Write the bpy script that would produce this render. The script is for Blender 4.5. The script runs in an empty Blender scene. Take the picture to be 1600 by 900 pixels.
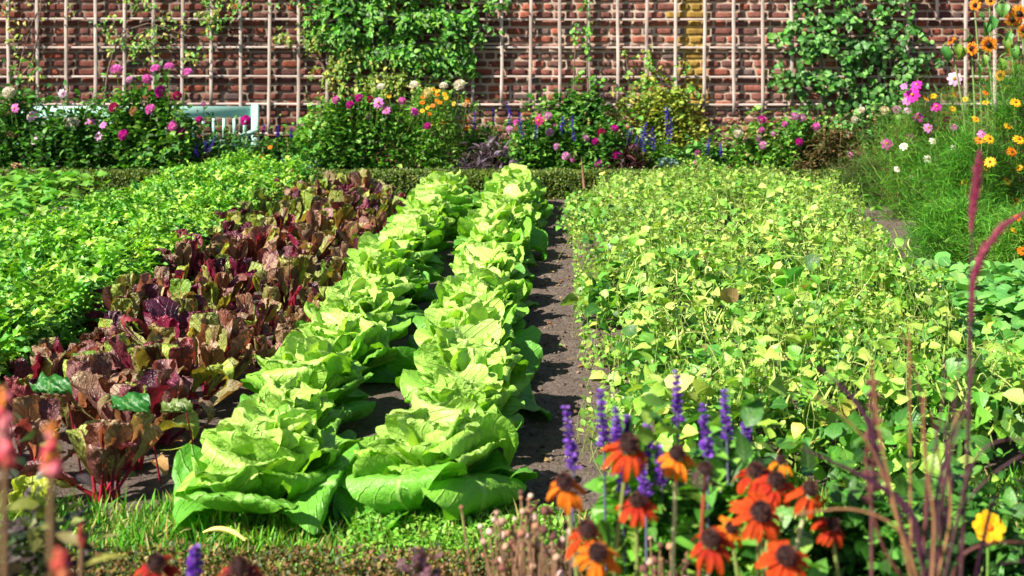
import bpy, math, random
import numpy as np
random.seed(11)
R = np.random.default_rng(11)
C = bpy.context.scene.collection
PI = math.pi
F, H, HY = 2000.0, 1.25, 50.0       # focal length in photo pixels, eye height, horizon row

def P(px, py, D): return np.array([(px-800)/F*D, D, H-(py-HY)/F*D])
def lane(X0, D): return X0+.035*D   # garden rows run almost straight away from the camera
def lin(h):
    c = [int(h[i:i+2], 16)/255 for i in (0, 2, 4)]
    return np.array([x/12.92 if x < .04045 else ((x+.055)/1.055)**2.4 for x in c])
def unit(v): return v/np.maximum(np.linalg.norm(v, axis=-1, keepdims=True), 1e-9)
def rad(d): return d*PI/180

# ------------------------------------------------------------------ mesh collector
class MB:
    def __init__(s): s.V=[]; s.F=[]; s.U=[]; s.K=[]; s.n=0
    def add(s, v, f, uv=None, col=(1,1,1)):
        v=np.asarray(v,float); n=len(v)
        s.V.append(v); s.F.append(np.asarray(f)+s.n); s.n+=n
        s.U.append(np.zeros((n,2)) if uv is None else np.asarray(uv,float))
        col=np.asarray(col,float); s.K.append(np.tile(col,(n,1)) if col.ndim==1 else col)
    def build(s, name, mat, parent=None, off=(0,0,0), smooth=True):
        me=bpy.data.meshes.new(name)
        V=np.concatenate(s.V)-np.asarray(off); Fq=np.concatenate(s.F); U=np.concatenate(s.U); K=np.concatenate(s.K)
        me.vertices.add(len(V)); me.vertices.foreach_set('co', V.astype(np.float32).ravel())
        me.loops.add(Fq.size); me.loops.foreach_set('vertex_index', Fq.astype(np.int32).ravel())
        me.polygons.add(len(Fq))
        me.polygons.foreach_set('loop_start', (np.arange(len(Fq))*4).astype(np.int32))
        me.update(calc_edges=True); me.validate(clean_customdata=False)
        me.polygons.foreach_set('use_smooth', np.full(len(me.polygons), smooth))
        if len(me.polygons)==len(Fq):
            ul=me.uv_layers.new(name='UVMap'); ul.data.foreach_set('uv', U[Fq.ravel()].astype(np.float32).ravel())
        ca=me.color_attributes.new('Col','FLOAT_COLOR','POINT')
        ca.data.foreach_set('color', np.c_[K, np.ones(len(K))].astype(np.float32).ravel())
        me.materials.append(mat)
        o=bpy.data.objects.new(name, me); C.objects.link(o)
        if parent is not None: o.parent=parent
        else: o.location=off
        return o

def grid_faces(nu, nv):
    a=np.arange(nu*nv).reshape(nu,nv)
    return np.stack([a[:-1,:-1],a[:-1,1:],a[1:,1:],a[1:,:-1]],-1).reshape(-1,4)
def tube(mb, pts, r, sides=5, col=(1,1,1)):
    pts=np.asarray(pts,float); n=len(pts)
    r=np.full(n,r,float) if np.isscalar(r) else np.interp(np.linspace(0,1,n),np.linspace(0,1,len(r)),r)
    t=unit(np.gradient(pts,axis=0)); a=np.array([.31,.17,.93]) if abs(t[0][2])<.8 else np.array([.9,.3,.1])
    x=unit(np.cross(t,a)); y=np.cross(t,x)
    an=np.linspace(0,2*PI,sides+1)
    v=pts[:,None]+r[:,None,None]*(x[:,None]*np.cos(an)[:,None]+y[:,None]*np.sin(an)[:,None])
    uv=np.stack(np.meshgrid(np.linspace(0,1,n),np.linspace(0,1,sides+1),indexing='ij'),-1).reshape(-1,2)[:,::-1]
    mb.add(v.reshape(-1,3), grid_faces(n,sides+1), uv, col)
def bend(a, b, n=6, sag=0., side=0.):
    a=np.asarray(a,float); b=np.asarray(b,float); t=np.linspace(0,1,n)[:,None]
    p=a+(b-a)*t; p[:,2]+=sag*np.sin(t[:,0]*PI); p[:,0]+=side*np.sin(t[:,0]*PI)
    return p
def box(mb, c, h, col=(1,1,1), bev=.0, wob=0., n=2):
    """box of half sizes h with chamfered long edges (octagonal section along its longest axis)"""
    c=np.asarray(c,float); h=np.asarray(h,float); ax=int(np.argmax(h)); o=[i for i in range(3) if i!=ax]
    b=bev if bev else min(h)*.25
    a0,a1=h[o[0]],h[o[1]]
    ring=[(a0-b,a1),(a0,a1-b),(a0,-a1+b),(a0-b,-a1),(-a0+b,-a1),(-a0,-a1+b),(-a0,a1-b),(-a0+b,a1)]
    V=[]
    ph=R.uniform(0,6.28,2); es=[(-1,0.)]+[(e,1.) for e in np.linspace(-1,1,n)]+[(1,0.)]
    for e,k in es:
        wv=wob*(math.sin(e*4+ph[0])+.5*math.sin(e*11+ph[1]))
        for p in ring:
            v=np.zeros(3); v[ax]=e*h[ax]; v[o[0]]=p[0]*k; v[o[1]]=p[1]*k; v[o[0]]+=wv*(o[0]!=1); v[o[1]]+=wv*(o[1]!=1); V.append(c+v)
    f=[]
    for j in range(len(es)-1):
        for i in range(8):
            f.append((j*8+i, j*8+(i+1)%8, (j+1)*8+(i+1)%8, (j+1)*8+i))
    mb.add(V,f,None,col)
def blob(mb, c, r, nu=7, nv=9, col=(1,1,1), rough=0.):
    u=np.linspace(0.02,PI-.02,nu)[:,None]; v=np.linspace(0,2*PI,nv)[None]
    d=np.stack([np.sin(u)*np.cos(v),np.sin(u)*np.sin(v),np.cos(u)*np.ones_like(v)],-1)
    k=1+rough*R.uniform(-1,1,(nu,nv)); k[:,-1]=k[:,0]
    uv=np.stack(np.meshgrid(np.linspace(0,1,nu),np.linspace(0,1,nv),indexing='ij'),-1).reshape(-1,2)
    mb.add((np.asarray(c)+np.asarray(r)*d*k[...,None]).reshape(-1,3), grid_faces(nu,nv), uv, col)

# ------------------------------------------------------------------ leaves
def tmpl(prof, nu=5, nv=3, fold=.2, curl=.5, ripple=0., rf=2.5, ph=0., pet=0.):
    """unit length leaf: prof(u) gives the half width; petiole of length pet comes first"""
    u=np.linspace(0,1,nu); v=np.linspace(-1,1,nv); w=prof(u)
    a=curl*.3-curl*u
    ds=1/(nu-1); y=np.concatenate([[0],np.cumsum(np.cos(a[1:]))*ds])+pet; z=np.concatenate([[0],np.cumsum(np.sin(a[1:]))*ds])
    X=v[None]*w[:,None]; Z=z[:,None]+fold*np.abs(v)[None]*w[:,None]+ripple*np.abs(v)[None]**1.5*np.sin(rf*2*PI*u+ph)[:,None]*np.where(v<0,1,-.8)[None]
    Y=y[:,None]+0*X
    V=np.stack([X,Y,Z],-1).reshape(-1,3)
    uv=np.stack([np.tile(v*.5+.5,(nu,1)),np.tile(u[:,None],(1,nv))],-1).reshape(-1,2)
    return V, grid_faces(nu,nv), uv
oval=lambda W:(lambda u: W*np.sin(PI*np.clip(u,0,1)**.85)**.8+.004)
ovate=lambda W:(lambda u: W*np.clip(np.sin(PI*u**.55),0,1)**.75+.003)
roundp=lambda W:(lambda u: W*np.sqrt(np.clip(1-(2*u-1)**2,0,1))+.003)
lance=lambda W:(lambda u: W*np.sin(PI*u**.7)+.002)
def obov(W): return lambda u: W*(.2+.8*np.sin(PI*.5*np.clip(u/.6,0,1)**1.3))*np.sqrt(np.clip(1-np.clip((u-.55)/.45,0,1)**2,0,1))+.001
def jag(W,n=5,amp=.5): return lambda u: W*np.sin(PI*u**.8)**.7*(1-amp*(np.abs(((u*n)%1)-.5)<.27))+.006
def star(W): return lambda u: np.interp(u,[0,.12,.3,.42,.55,.7,1],[.02,W*.9,W*.25,W,W*.3,W*.55,.01])

def frames(d, up):
    y=unit(d); x=np.cross(y,up); x=unit(np.where(np.linalg.norm(x,axis=1,keepdims=True)<1e-4,[[1.,0,0]],x)); z=np.cross(x,y)
    return np.stack([x,y,z],-1)
def scatter(mb, T, pos, d, up, size, col):
    """place a random one of the templates T at every position"""
    pos=np.asarray(pos,float); n=len(pos)
    if n==0: return
    M=frames(np.asarray(d,float),np.asarray(up,float)); size=np.broadcast_to(size,(n,)); col=np.broadcast_to(col,(n,3))
    pick=R.integers(0,len(T),n)
    for k,(V,Fc,uv) in enumerate(T):
        i=np.nonzero(pick==k)[0]
        if len(i)==0: continue
        W=pos[i][:,None]+size[i][:,None,None]*np.einsum('nij,vj->nvi',M[i],V)
        m=len(V); f=Fc[None]+(np.arange(len(i))*m)[:,None,None]
        mb.add(W.reshape(-1,3), f.reshape(-1,4), np.tile(uv,(len(i),1)), np.repeat(col[i],m,0))
def rdir(n, el=(-.3,1.2)):
    a=R.uniform(0,2*PI,n); e=R.uniform(el[0],el[1],n)
    return np.stack([np.cos(a)*np.cos(e),np.sin(a)*np.cos(e),np.sin(e)],-1)
def ups(n, s=.5): return np.stack([R.normal(0,s,n),R.normal(0,s,n),np.ones(n)],-1)
def mixc(cols, n, jit=.15):
    cols=np.array(cols); c=cols[R.integers(0,len(cols),n)]
    return np.clip(c*R.uniform(1-jit,1+jit,(n,1))*R.uniform(1-jit*.4,1+jit*.4,(n,3)),0,1)

def blade(mb, base, az, L, W, e0, e1, prof, nu=13, nv=9, cup=.3, rip=.1, ripf=2., puck=.004, col=(1,1,1), col2=None, twist=0., bp=1.2):
    """one big individual leaf growing from base: rises at e0, ends at e1 (degrees)"""
    u=1-(1-np.linspace(0,1,nu))**1.7; v=np.linspace(-1,1,nv)
    e=rad(e0)+(rad(e1)-rad(e0))*u**bp; ds=L*np.diff(u)
    r=np.concatenate([[0],np.cumsum(np.cos(e[1:]))*ds]); z=np.concatenate([[0],np.cumsum(np.sin(e[1:]))*ds])
    rd=np.array([math.cos(az),math.sin(az),0]); zz=np.array([0,0,1.]); S0=np.array([-math.sin(az),math.cos(az),0])
    Cn=np.asarray(base)+r[:,None]*rd+z[:,None]*zz
    T=np.cos(e)[:,None]*rd+np.sin(e)[:,None]*zz; N0=-np.sin(e)[:,None]*rd+np.cos(e)[:,None]*zz
    tw=twist*u; S=np.cos(tw)[:,None]*S0+np.sin(tw)[:,None]*N0; N=np.cos(tw)[:,None]*N0-np.sin(tw)[:,None]*S0
    w=W*prof(u); p1,p2,p3,p4=R.uniform(0,6.28,4); av=np.abs(v)
    env=np.minimum(1,w/W*1.2)[:,None]
    h=cup*w[:,None]*av[None]**2 + rip*W*env*av[None]**1.6*(np.sin(2*PI*ripf*u+p1)[:,None]*(v>0)[None]+np.sin(2*PI*ripf*1.15*u+p2)[:,None]*(v<=0)[None])
    h=h+puck*env*(np.sin(u[:,None]*23+v[None]*4+p3)*np.sin(v[None]*9+u[:,None]*6+p4)+.6*np.sin(u[:,None]*38+p1)*np.cos(v[None]*6+p2))-.012*W/.1*np.exp(-(v[None]/.12)**2)*env*.3
    x=v[None]*w[:,None]*(1-.22*cup*av[None]**2)
    y_=rip*.35*W*env*np.sin(2*PI*ripf*1.7*v[None]+p3)*u[:,None]**3
    V=Cn[:,None]+S[:,None]*x[...,None]+N[:,None]*h[...,None]+T[:,None]*y_[...,None]
    uv=np.stack([np.tile(v*.5+.5,(nu,1)),np.tile(u[:,None],(1,nv))],-1).reshape(-1,2)
    col=np.asarray(col); 
    if col2 is not None: col=(col[None]+(np.asarray(col2)-col)[None]*np.clip(u,0,1)[:,None]**1.5); col=np.repeat(col,nv,0)
    mb.add(V.reshape(-1,3), grid_faces(nu,nv), uv, col)

def ngnoise(seed, sc):
    rr=np.random.default_rng(seed); k=rr.normal(0,1,(7,2))/sc; p=rr.uniform(0,6.28,7)
    return lambda x,y: sum(np.sin(k[i,0]*x*2.2+k[i,1]*y*2.2+p[i]) for i in range(7))/7*1.6

# ------------------------------------------------------------------ materials
class NT:
    def __init__(s, name):
        s.m=bpy.data.materials.new(name); s.m.use_nodes=True; s.t=s.m.node_tree; s.t.nodes.clear()
        s.out=s.n('ShaderNodeOutputMaterial')
    def n(s, k, **kw):
        o=s.t.nodes.new(k)
        for a,b in kw.items(): setattr(o,a,b)
        return o
    def l(s, a, b): s.t.links.new(a,b)
    def math(s, op, a, b=None, c=None):
        m=s.n('ShaderNodeMath',operation=op)
        for i,x in enumerate((a,b,c)):
            if x is None: continue
            if isinstance(x,(int,float)): m.inputs[i].default_value=x
            else: s.l(x,m.inputs[i])
        return m.outputs[0]
    def mix(s, fac, a, b, mode='MIX'):
        m=s.n('ShaderNodeMix',data_type='RGBA',blend_type=mode)
        for i,x in ((0,fac),(6,a),(7,b)):
            if isinstance(x,(int,float)): m.inputs[i].default_value=x
            elif isinstance(x,(tuple,list,np.ndarray)): m.inputs[i].default_value=(*[float(q) for q in x],1)
            else: s.l(x,m.inputs[i])
        return m.outputs[2]
    def noise(s, scale, detail=4, vec=None, rough=.6):
        o=s.n('ShaderNodeTexNoise'); o.inputs['Scale'].default_value=scale; o.inputs['Detail'].default_value=detail; o.inputs['Roughness'].default_value=rough
        if vec is not None: s.l(vec,o.inputs['Vector'])
        return o.outputs[0]
    def rng(s, v, a, b, c=0., d=1.):
        m=s.n('ShaderNodeMapRange'); s.l(v,m.inputs[0])
        for i,x in enumerate((a,b,c,d)): m.inputs[i+1].default_value=x
        return m.outputs[0]
    def bump(s, h, st, dist=.01):
        b=s.n('ShaderNodeBump'); b.inputs['Strength'].default_value=st; b.inputs['Distance'].default_value=dist; s.l(h,b.inputs['Height']); return b.outputs[0]
def leafmat(name, rough=.45, trans=.35, vein=None, vstr=.5, nveins=7, bump=.3, bscale=60, tint=(1.15,1.25,.55), spec=.4, mott=.25):
    q=NT(name); att=q.n('ShaderNodeAttribute',attribute_name='Col').outputs[0]
    geo=q.n('ShaderNodeNewGeometry').outputs['Position']
    nz=q.noise(bscale*.35,3,geo); c=q.mix(q.rng(nz,.3,.7,0,mott),att,(0,0,0)) if mott else att
    h=q.noise(bscale,3,geo)
    if vein is not None:
        uv=q.n('ShaderNodeUVMap').outputs[0]; sp=q.n('ShaderNodeSeparateXYZ'); q.l(uv,sp.inputs[0])
        m=q.math('ABSOLUTE',q.math('SUBTRACT',sp.outputs[0],.5))
        mid=q.rng(m,.012,.05,1,0)
        fr=q.math('FRACT',q.math('MULTIPLY',q.math('SUBTRACT',sp.outputs[1],q.math('MULTIPLY',m,.55)),float(nveins)))
        side=q.rng(q.math('ABSOLUTE',q.math('SUBTRACT',fr,.5)),.02,.1,.6,0)
        vm=q.math('MAXIMUM',mid,side)
        c=q.mix(q.math('MULTIPLY',vm,vstr),c,vein)
        h=q.math('ADD',q.math('MULTIPLY',h,.8),q.math('MULTIPLY',vm,-.7))
    p=q.n('ShaderNodeBsdfPrincipled'); q.l(c,p.inputs['Base Color']); p.inputs['Roughness'].default_value=rough
    p.inputs['Specular IOR Level'].default_value=spec
    if bump: nb=q.bump(h,bump,.006); q.l(nb,p.inputs['Normal'])
    if trans:
        tr=q.n('ShaderNodeBsdfTranslucent'); q.l(q.mix(1.,c,tint,'MULTIPLY'),tr.inputs[0])
        mx=q.n('ShaderNodeMixShader'); mx.inputs[0].default_value=trans; q.l(p.outputs[0],mx.inputs[1]); q.l(tr.outputs[0],mx.inputs[2]); q.l(mx.outputs[0],q.out.inputs[0])
    else: q.l(p.outputs[0],q.out.inputs[0])
    return q.m
def plainmat(name, rough=.7, bump=.3, bscale=40, mott=.35, mcol=(0,0,0), spec=.3, mscale=None, stretch=None):
    q=NT(name); att=q.n('ShaderNodeAttribute',attribute_name='Col').outputs[0]
    v=q.n('ShaderNodeNewGeometry').outputs['Position']
    if stretch:
        mp=q.n('ShaderNodeMapping'); mp.inputs['Scale'].default_value=stretch; q.l(v,mp.inputs[0]); v=mp.outputs[0]
    c=q.mix(q.rng(q.noise(mscale or bscale*.3,5,v),.4,.7,0,mott),att,mcol)
    p=q.n('ShaderNodeBsdfPrincipled'); q.l(c,p.inputs['Base Color']); p.inputs['Roughness'].default_value=rough; p.inputs['Specular IOR Level'].default_value=spec
    if bump: q.l(q.bump(q.noise(bscale,6,v,.7),bump,.01),p.inputs['Normal'])
    q.l(p.outputs[0],q.out.inputs[0]); return q.m

M_lett=leafmat('lettuce_leaf',.42,.34,(.6,.78,.3),.36,8,1.,70,(1.1,1.2,.3),.5,.12)
M_chard=leafmat('chard_leaf',.33,.28,(.42,.015,.07),.4,9,1.,130,(1.5,.9,.6),.7,.4)
M_leaf=leafmat('garden_leaf',.42,.27,(.3,.45,.12),.25,6,.4,90,(1.2,1.35,.4),.5,.25)
M_fine=leafmat('fine_leaf',.5,.3,None,0,0,0,60,(1.2,1.35,.4),.35,.2)
M_petal=leafmat('petal',.55,.35,None,0,0,.2,150,(1.1,1.,1.),.25,.1)
M_stem=plainmat('stem',.5,.2,120,.3)
M_dry=plainmat('dry_plant',.85,.4,120,.4,(.05,.03,.02))
M_wood=plainmat('weathered_wood',.8,.45,30,.75,(.13,.1,.09),.2,18,(1,1,.15))
M_woodx=plainmat('weathered_wood_rail',.8,.45,30,.55,(.13,.1,.09),.2,18,(.15,1,1))
M_brick=plainmat('old_brick',.9,.9,90,.6,(.05,.02,.018),.15,22)
M_mortar=plainmat('lime_mortar',.95,.9,70,.45,(.16,.11,.09),.1,9)
M_paint=plainmat('turquoise_paint',.55,.2,60,.3,(.3,.4,.36),.3,12)

def raymat():
    q=NT('ray_petal'); att=q.n('ShaderNodeAttribute',attribute_name='Col').outputs[0]; uv=q.n('ShaderNodeUVMap').outputs[0]
    mp=q.n('ShaderNodeMapping'); mp.inputs['Scale'].default_value=(14,1.3,1); q.l(uv,mp.inputs[0])
    st=q.noise(1.6,4,mp.outputs[0]); c=q.mix(q.rng(st,.42,.66,0,.55),att,(.3,.02,.01))
    sp=q.noise(160,3,q.n('ShaderNodeNewGeometry').outputs['Position']); c=q.mix(q.rng(sp,.62,.75,0,.4),c,(.15,.03,.02))
    p=q.n('ShaderNodeBsdfPrincipled'); q.l(c,p.inputs['Base Color']); p.inputs['Roughness'].default_value=.6; p.inputs['Specular IOR Level'].default_value=.2
    q.l(q.bump(st,.5,.003),p.inputs['Normal'])
    tr=q.n('ShaderNodeBsdfTranslucent'); q.l(c,tr.inputs[0]); mx=q.n('ShaderNodeMixShader'); mx.inputs[0].default_value=.3
    q.l(p.outputs[0],mx.inputs[1]); q.l(tr.outputs[0],mx.inputs[2]); q.l(mx.outputs[0],q.out.inputs[0]); return q.m
M_ray=raymat()
def soilmat():
    q=NT('garden_soil'); v=q.n('ShaderNodeNewGeometry').outputs['Position']
    a=q.noise(9,8,v,.7); b=q.noise(70,6,v,.7)
    c=q.mix(q.rng(a,.35,.7),(.14,.105,.09),(.26,.205,.175)); c=q.mix(q.rng(b,.45,.75,0,.6),c,(.26,.2,.16)); c=q.mix(q.rng(b,.5,.3,0,.7),c,(.05,.034,.028))
    p=q.n('ShaderNodeBsdfPrincipled'); q.l(c,p.inputs['Base Color']); p.inputs['Roughness'].default_value=.95; p.inputs['Specular IOR Level'].default_value=.15
    q.l(q.bump(q.math('ADD',q.noise(45,8,v,.75),q.math('MULTIPLY',q.noise(200,4,v),.4)),1.,.03),p.inputs['Normal'])
    q.l(p.outputs[0],q.out.inputs[0]); return q.m
M_soil=soilmat()

# ------------------------------------------------------------------ tagging
def tag(o, label=None, cat=None, group=None, kind=None):
    for k,v in (('label',label),('category',cat),('group',group),('kind',kind)):
        if v: o[k]=v
    return o
def thing(name, label, cat, loc, group=None):
    o=bpy.data.objects.new(name,None); C.objects.link(o); o.location=[float(x) for x in loc]; o.empty_display_size=.05
    return tag(o,label,cat,group)
ORD=['first','second','third','fourth','fifth','sixth','seventh','eighth','ninth','tenth','eleventh','twelfth','thirteenth','fourteenth','fifteenth','sixteenth','seventeenth','eighteenth','nineteenth','twentieth','twenty-first','twenty-second','twenty-third','twenty-fourth','twenty-fifth','twenty-sixth','twenty-seventh','twenty-eighth','twenty-ninth','thirtieth']

# ================================================================== GROUND
mb=MB(); n=2; mb.add([(-60,-30,-.05),(60,-30,-.05),(60,90,-.05),(-60,90,-.05)],[(0,1,2,3)])
tag(mb.build('ground',M_soil),kind='structure')
nA,nB,nC_=ngnoise(1,.5),ngnoise(2,.09),ngnoise(3,.03)
def soilz(x,y): return .012*nA(x,y)+.007*nB(x,y)+.004*nC_(x,y)
def sheet(x0,x1,y0,y1,step,zf,lanes=False):
    xs=np.arange(x0,x1+step,step); ys=np.arange(y0,y1+step,step); X,Y=np.meshgrid(xs,ys,indexing='ij')
    if lanes: X=X+.035*Y
    return np.stack([X,Y,zf(X,Y)],-1).reshape(-1,3), grid_faces(len(xs),len(ys))
mb=MB(); mb.add(*sheet(-7,7,1.0,12.2,.03,soilz)); tag(mb.build('garden_soil_terrain',M_soil),kind='structure')
mb=MB()
def pz(X,Y):
    t=(X-.035*Y-.03)/.2; return soilz(X,Y)+.014-.05*np.clip(np.abs(t)-.7,0,1)+.004*nC_(X*2,Y*2)
mb.add(*sheet(-.2,.27,3.3,9.4,.012,pz,True)); tag(mb.build('path',M_soil),kind='structure')
# crumbs of soil
mb=MB(); n=5200
x=np.where(R.random(n)<.45, R.uniform(-.15,.28,n), R.uniform(-2.9,1.9,n)); y=3.2+6.2*R.random(n)**1.5; X=x+.035*y
s=np.minimum(R.gamma(1.4,.0018,n)+.001,.011)
bl=MB(); blob(bl,(0,0,0),(1,1,.7),5,6,rough=.25); T=[(bl.V[0],bl.F[0],bl.U[0])]
scatter(mb,T,np.stack([X,y,soilz(X,y)+.014*(np.abs(x-.03)<.16)+s*.3],-1),rdir(n,(-.4,.4)),ups(n),s,mixc([(.2,.15,.12),(.13,.095,.075),(.09,.065,.05)],n,.25))
tag(mb.build('soil_crumbs',M_dry),'loose crumbs of brown soil on the bare path and beds','soil',kind='stuff')

# ================================================================== WALL
WD=11.1
def scale_at(D): return F/D
def brick_wall():
    t=thing('brick_wall','old red brick garden wall with wide pale mortar joints behind the trellis','wall',(0,WD,0))
    mb=MB()
    Xw,Zw=np.meshgrid(np.arange(-7,7.01,.05),np.arange(-.1,2.46,.05),indexing='ij')
    Yw=WD+.003+.004*ngnoise(5,.1)(Xw,Zw)
    mb.add(np.stack([Xw,Yw,Zw],-1).reshape(-1,3),grid_faces(*Xw.shape)[:,::-1],None,((np.where(((Xw.ravel()/WD*F+800)>1064)[:,None]&((Xw.ravel()/WD*F+800)<1104)[:,None],[[.5,.36,.13]],[[.56,.42,.33]]))*np.interp(Xw.ravel(),[-4.5,-1.5,0,2.8,4],[.45,.5,.95,1.,.6])[:,None]))  # uneven light along the wall, dim at left and far right, tinted into the mortar
    mb.add([(-7,WD+.012,2.45),(7,WD+.012,2.45),(7,WD+.34,2.45),(-7,WD+.34,2.45)],[(0,1,2,3)],None,(.5,.37,.28))
    mb.add([(-7,WD+.34,-.1),(7,WD+.34,-.1),(7,WD+.34,2.45),(-7,WD+.34,2.45)],[(0,1,2,3)],None,(.5,.37,.28))
    for xx in (-7,7): mb.add([(xx,WD+.02,-.1),(xx,WD+.34,-.1),(xx,WD+.34,2.45),(xx,WD+.02,2.45)],[(0,1,2,3)],None,(.5,.37,.28))
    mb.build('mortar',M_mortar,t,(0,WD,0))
    mb=MB(); nu,nv=6,8
    u=np.array([-1.,-.93,-.45,.45,.93,1.]); v=np.array([-1.,-.97,-.6,-.2,.2,.6,.97,1.])
    z0=-.05; k=0
    while z0<2.4:
        hgt=.0706; x=-7+R.uniform(0,.15)
        while x<7:
            L=.2 if R.random()<.45 else .105
            L*=R.uniform(.85,1.12)
            hx=L/2-R.uniform(.006,.012); hz=hgt/2-R.uniform(.0075,.0115)
            cx=x+L/2; cz=z0+hgt/2+R.normal(0,.0012)
            px=800+cx/WD*F; 
            U,V_=np.meshgrid(u,v,indexing='ij'); edge=np.maximum(np.abs(U),np.abs(V_))
            prot=R.uniform(.0,.006)
            d=np.where(edge>=.999,.022,-(.007+prot)*(1-.6*U**2*.5-.5*V_**4)); d=d+np.where(edge<.999,R.normal(0,.0014,U.shape),0)
            cr=.0035*(np.abs(U)>.9)*(np.abs(V_)>.9)
            Vx=cx+U*(hx-cr*2)+R.normal(0,.001,U.shape); Vz=cz+V_.astype(float)*0
            Vz=cz+U*0; 
            # U runs up, V along
            Vx=cx+V_*hx+R.normal(0,.0012,U.shape); Vz=cz+U*hz*(1-.12*(np.abs(V_)>.95))+R.normal(0,.001,U.shape)
            pal=[(.19,.06,.045),(.15,.05,.042),(.23,.08,.058),(.11,.045,.042),(.2,.09,.07),(.15,.068,.058),(.28,.075,.045)]
            c=np.array(pal[R.integers(len(pal))])*R.uniform(.75,1.2)
            if R.random()<.05: c=np.array((.12,.085,.08))
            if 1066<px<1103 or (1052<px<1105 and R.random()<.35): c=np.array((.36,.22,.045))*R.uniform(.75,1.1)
            elif px>820 and px<1300: c=c*1.2+np.array((.03,.024,.02))  # brighter light right of centre painted into the brick colour
            elif px<500: c=c*.85  # dimmer light at the left end painted into the brick colour
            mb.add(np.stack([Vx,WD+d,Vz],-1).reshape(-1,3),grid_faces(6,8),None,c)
            x+=L
        z0+=hgt
    mb.build('bricks',M_brick,t,(0,WD,0))
    mb=MB()
    for i in range(30):
        xx=-6.95+i*.4795; c=np.array((.2,.07,.055))*R.uniform(.8,1.2)
        box(mb,(xx+.235,WD+.165,2.49),(.232,.2,.038),c,.008)
    mb.build('coping',M_brick,t,(0,WD,0))
brick_wall()

TD=WD-.012
tr=thing('wooden_trellis','square grid trellis of weathered grey battens fixed to the brick wall','trellis',(0,TD,0))
for k in range(-2,38):
    px=16+45.17*k; x=(px-800)/F*TD
    if abs(x)>4.9: pass
    yb=165
    if 370<px<520: yb=206
    if 770<px<1000: yb=160
    if px>1085 and px<1220: yb=178
    if px>1480: yb=176
    zb=H-(yb-HY)/F*TD+R.normal(0,.012)
    z1=2.3; mb=MB(); c=np.array((.58,.48,.43))*R.uniform(.78,1.1)
    if 1460<px<1500: zb=H-(20-HY)/F*TD*1.0-.05
    zs=np.linspace(zb,z1,12); xs=x+R.normal(0,.0015,12)
    for a in range(1):
        box(mb,(x,TD-.042,(zb+z1)/2),(.0135,.009,(z1-zb)/2),c,.002,.0025,14)
    V=mb.V[0]; V[:,0]+=R.normal(0,.004)*((V[:,2]-1.2))
    mb.build('upright_batten',M_wood,tr,(0,TD,0))
for j in range(-5,4):
    py=30+44.5*j; z=H-(py-HY)/F*TD; mb=MB()
    if z>2.32: continue
    segs=[(-60,1700)]
    for a,b in segs:
        x0,x1=(a-800)/F*TD,(b-800)/F*TD; box(mb,((x0+x1)/2,TD-.022,z+R.normal(0,.002)),((x1-x0)/2,.0095,.0095),np.array((.52,.43,.39))*R.uniform(.8,1.1),.002,.003,40)
    mb.build('cross_batten',M_woodx,tr,(0,TD,0))
mb=MB(); z=H-(208-HY)/F*TD; x0,x1=(374-800)/F*TD,(520-800)/F*TD; box(mb,((x0+x1)/2,TD-.022,z),((x1-x0)/2,.0095,.0095),(.5,.41,.37),.002)
mb.build('cross_batten',M_woodx,tr,(0,TD,0))

# ================================================================== BENCH
BD=10.72
def bx_(px): return (px-800)/F*BD
x0,x1=bx_(27),bx_(399); zt=H-(166-HY)/F*BD
be=thing('garden_bench','long turquoise painted wooden bench with slatted back before the wall','bench',((x0+x1)/2,BD,0))
tq=np.array((.38,.66,.58)); off=((x0+x1)/2,BD,0)
def bpart(name,*bs):
    mb=MB()
    for c,h in bs: box(mb,c,h,tq*R.uniform(.92,1.05),.004)
    return mb.build(name,M_paint,be,off)
bpart('top_rail',(((x0+x1)/2,BD,zt-.045),((x1-x0)/2-.03,.018,.045)))
bpart('lower_rail',(((x0+x1)/2,BD,zt-.3),((x1-x0)/2-.03,.016,.02)))
for sx in (x0,x1): 
    bpart('back_leg',((sx,BD+.002,zt/2+.008),(.03,.028,zt/2+.008)))
    bpart('front_leg',((sx,BD-.42,.2),(.028,.028,.2)))
    bpart('armrest',((sx,BD-.235,.42),(.03,.235,.014)))
for i in range(22):
    xx=x0+.09+i*(x1-x0-.18)/21; bpart('back_slat',((xx,BD,zt-.185),(.012,.009,.095)))
bpart('seat',*[(((x0+x1)/2,BD-.07-.085*i,.3),((x1-x0)/2+.0,.036,.012)) for i in range(5)])

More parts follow.
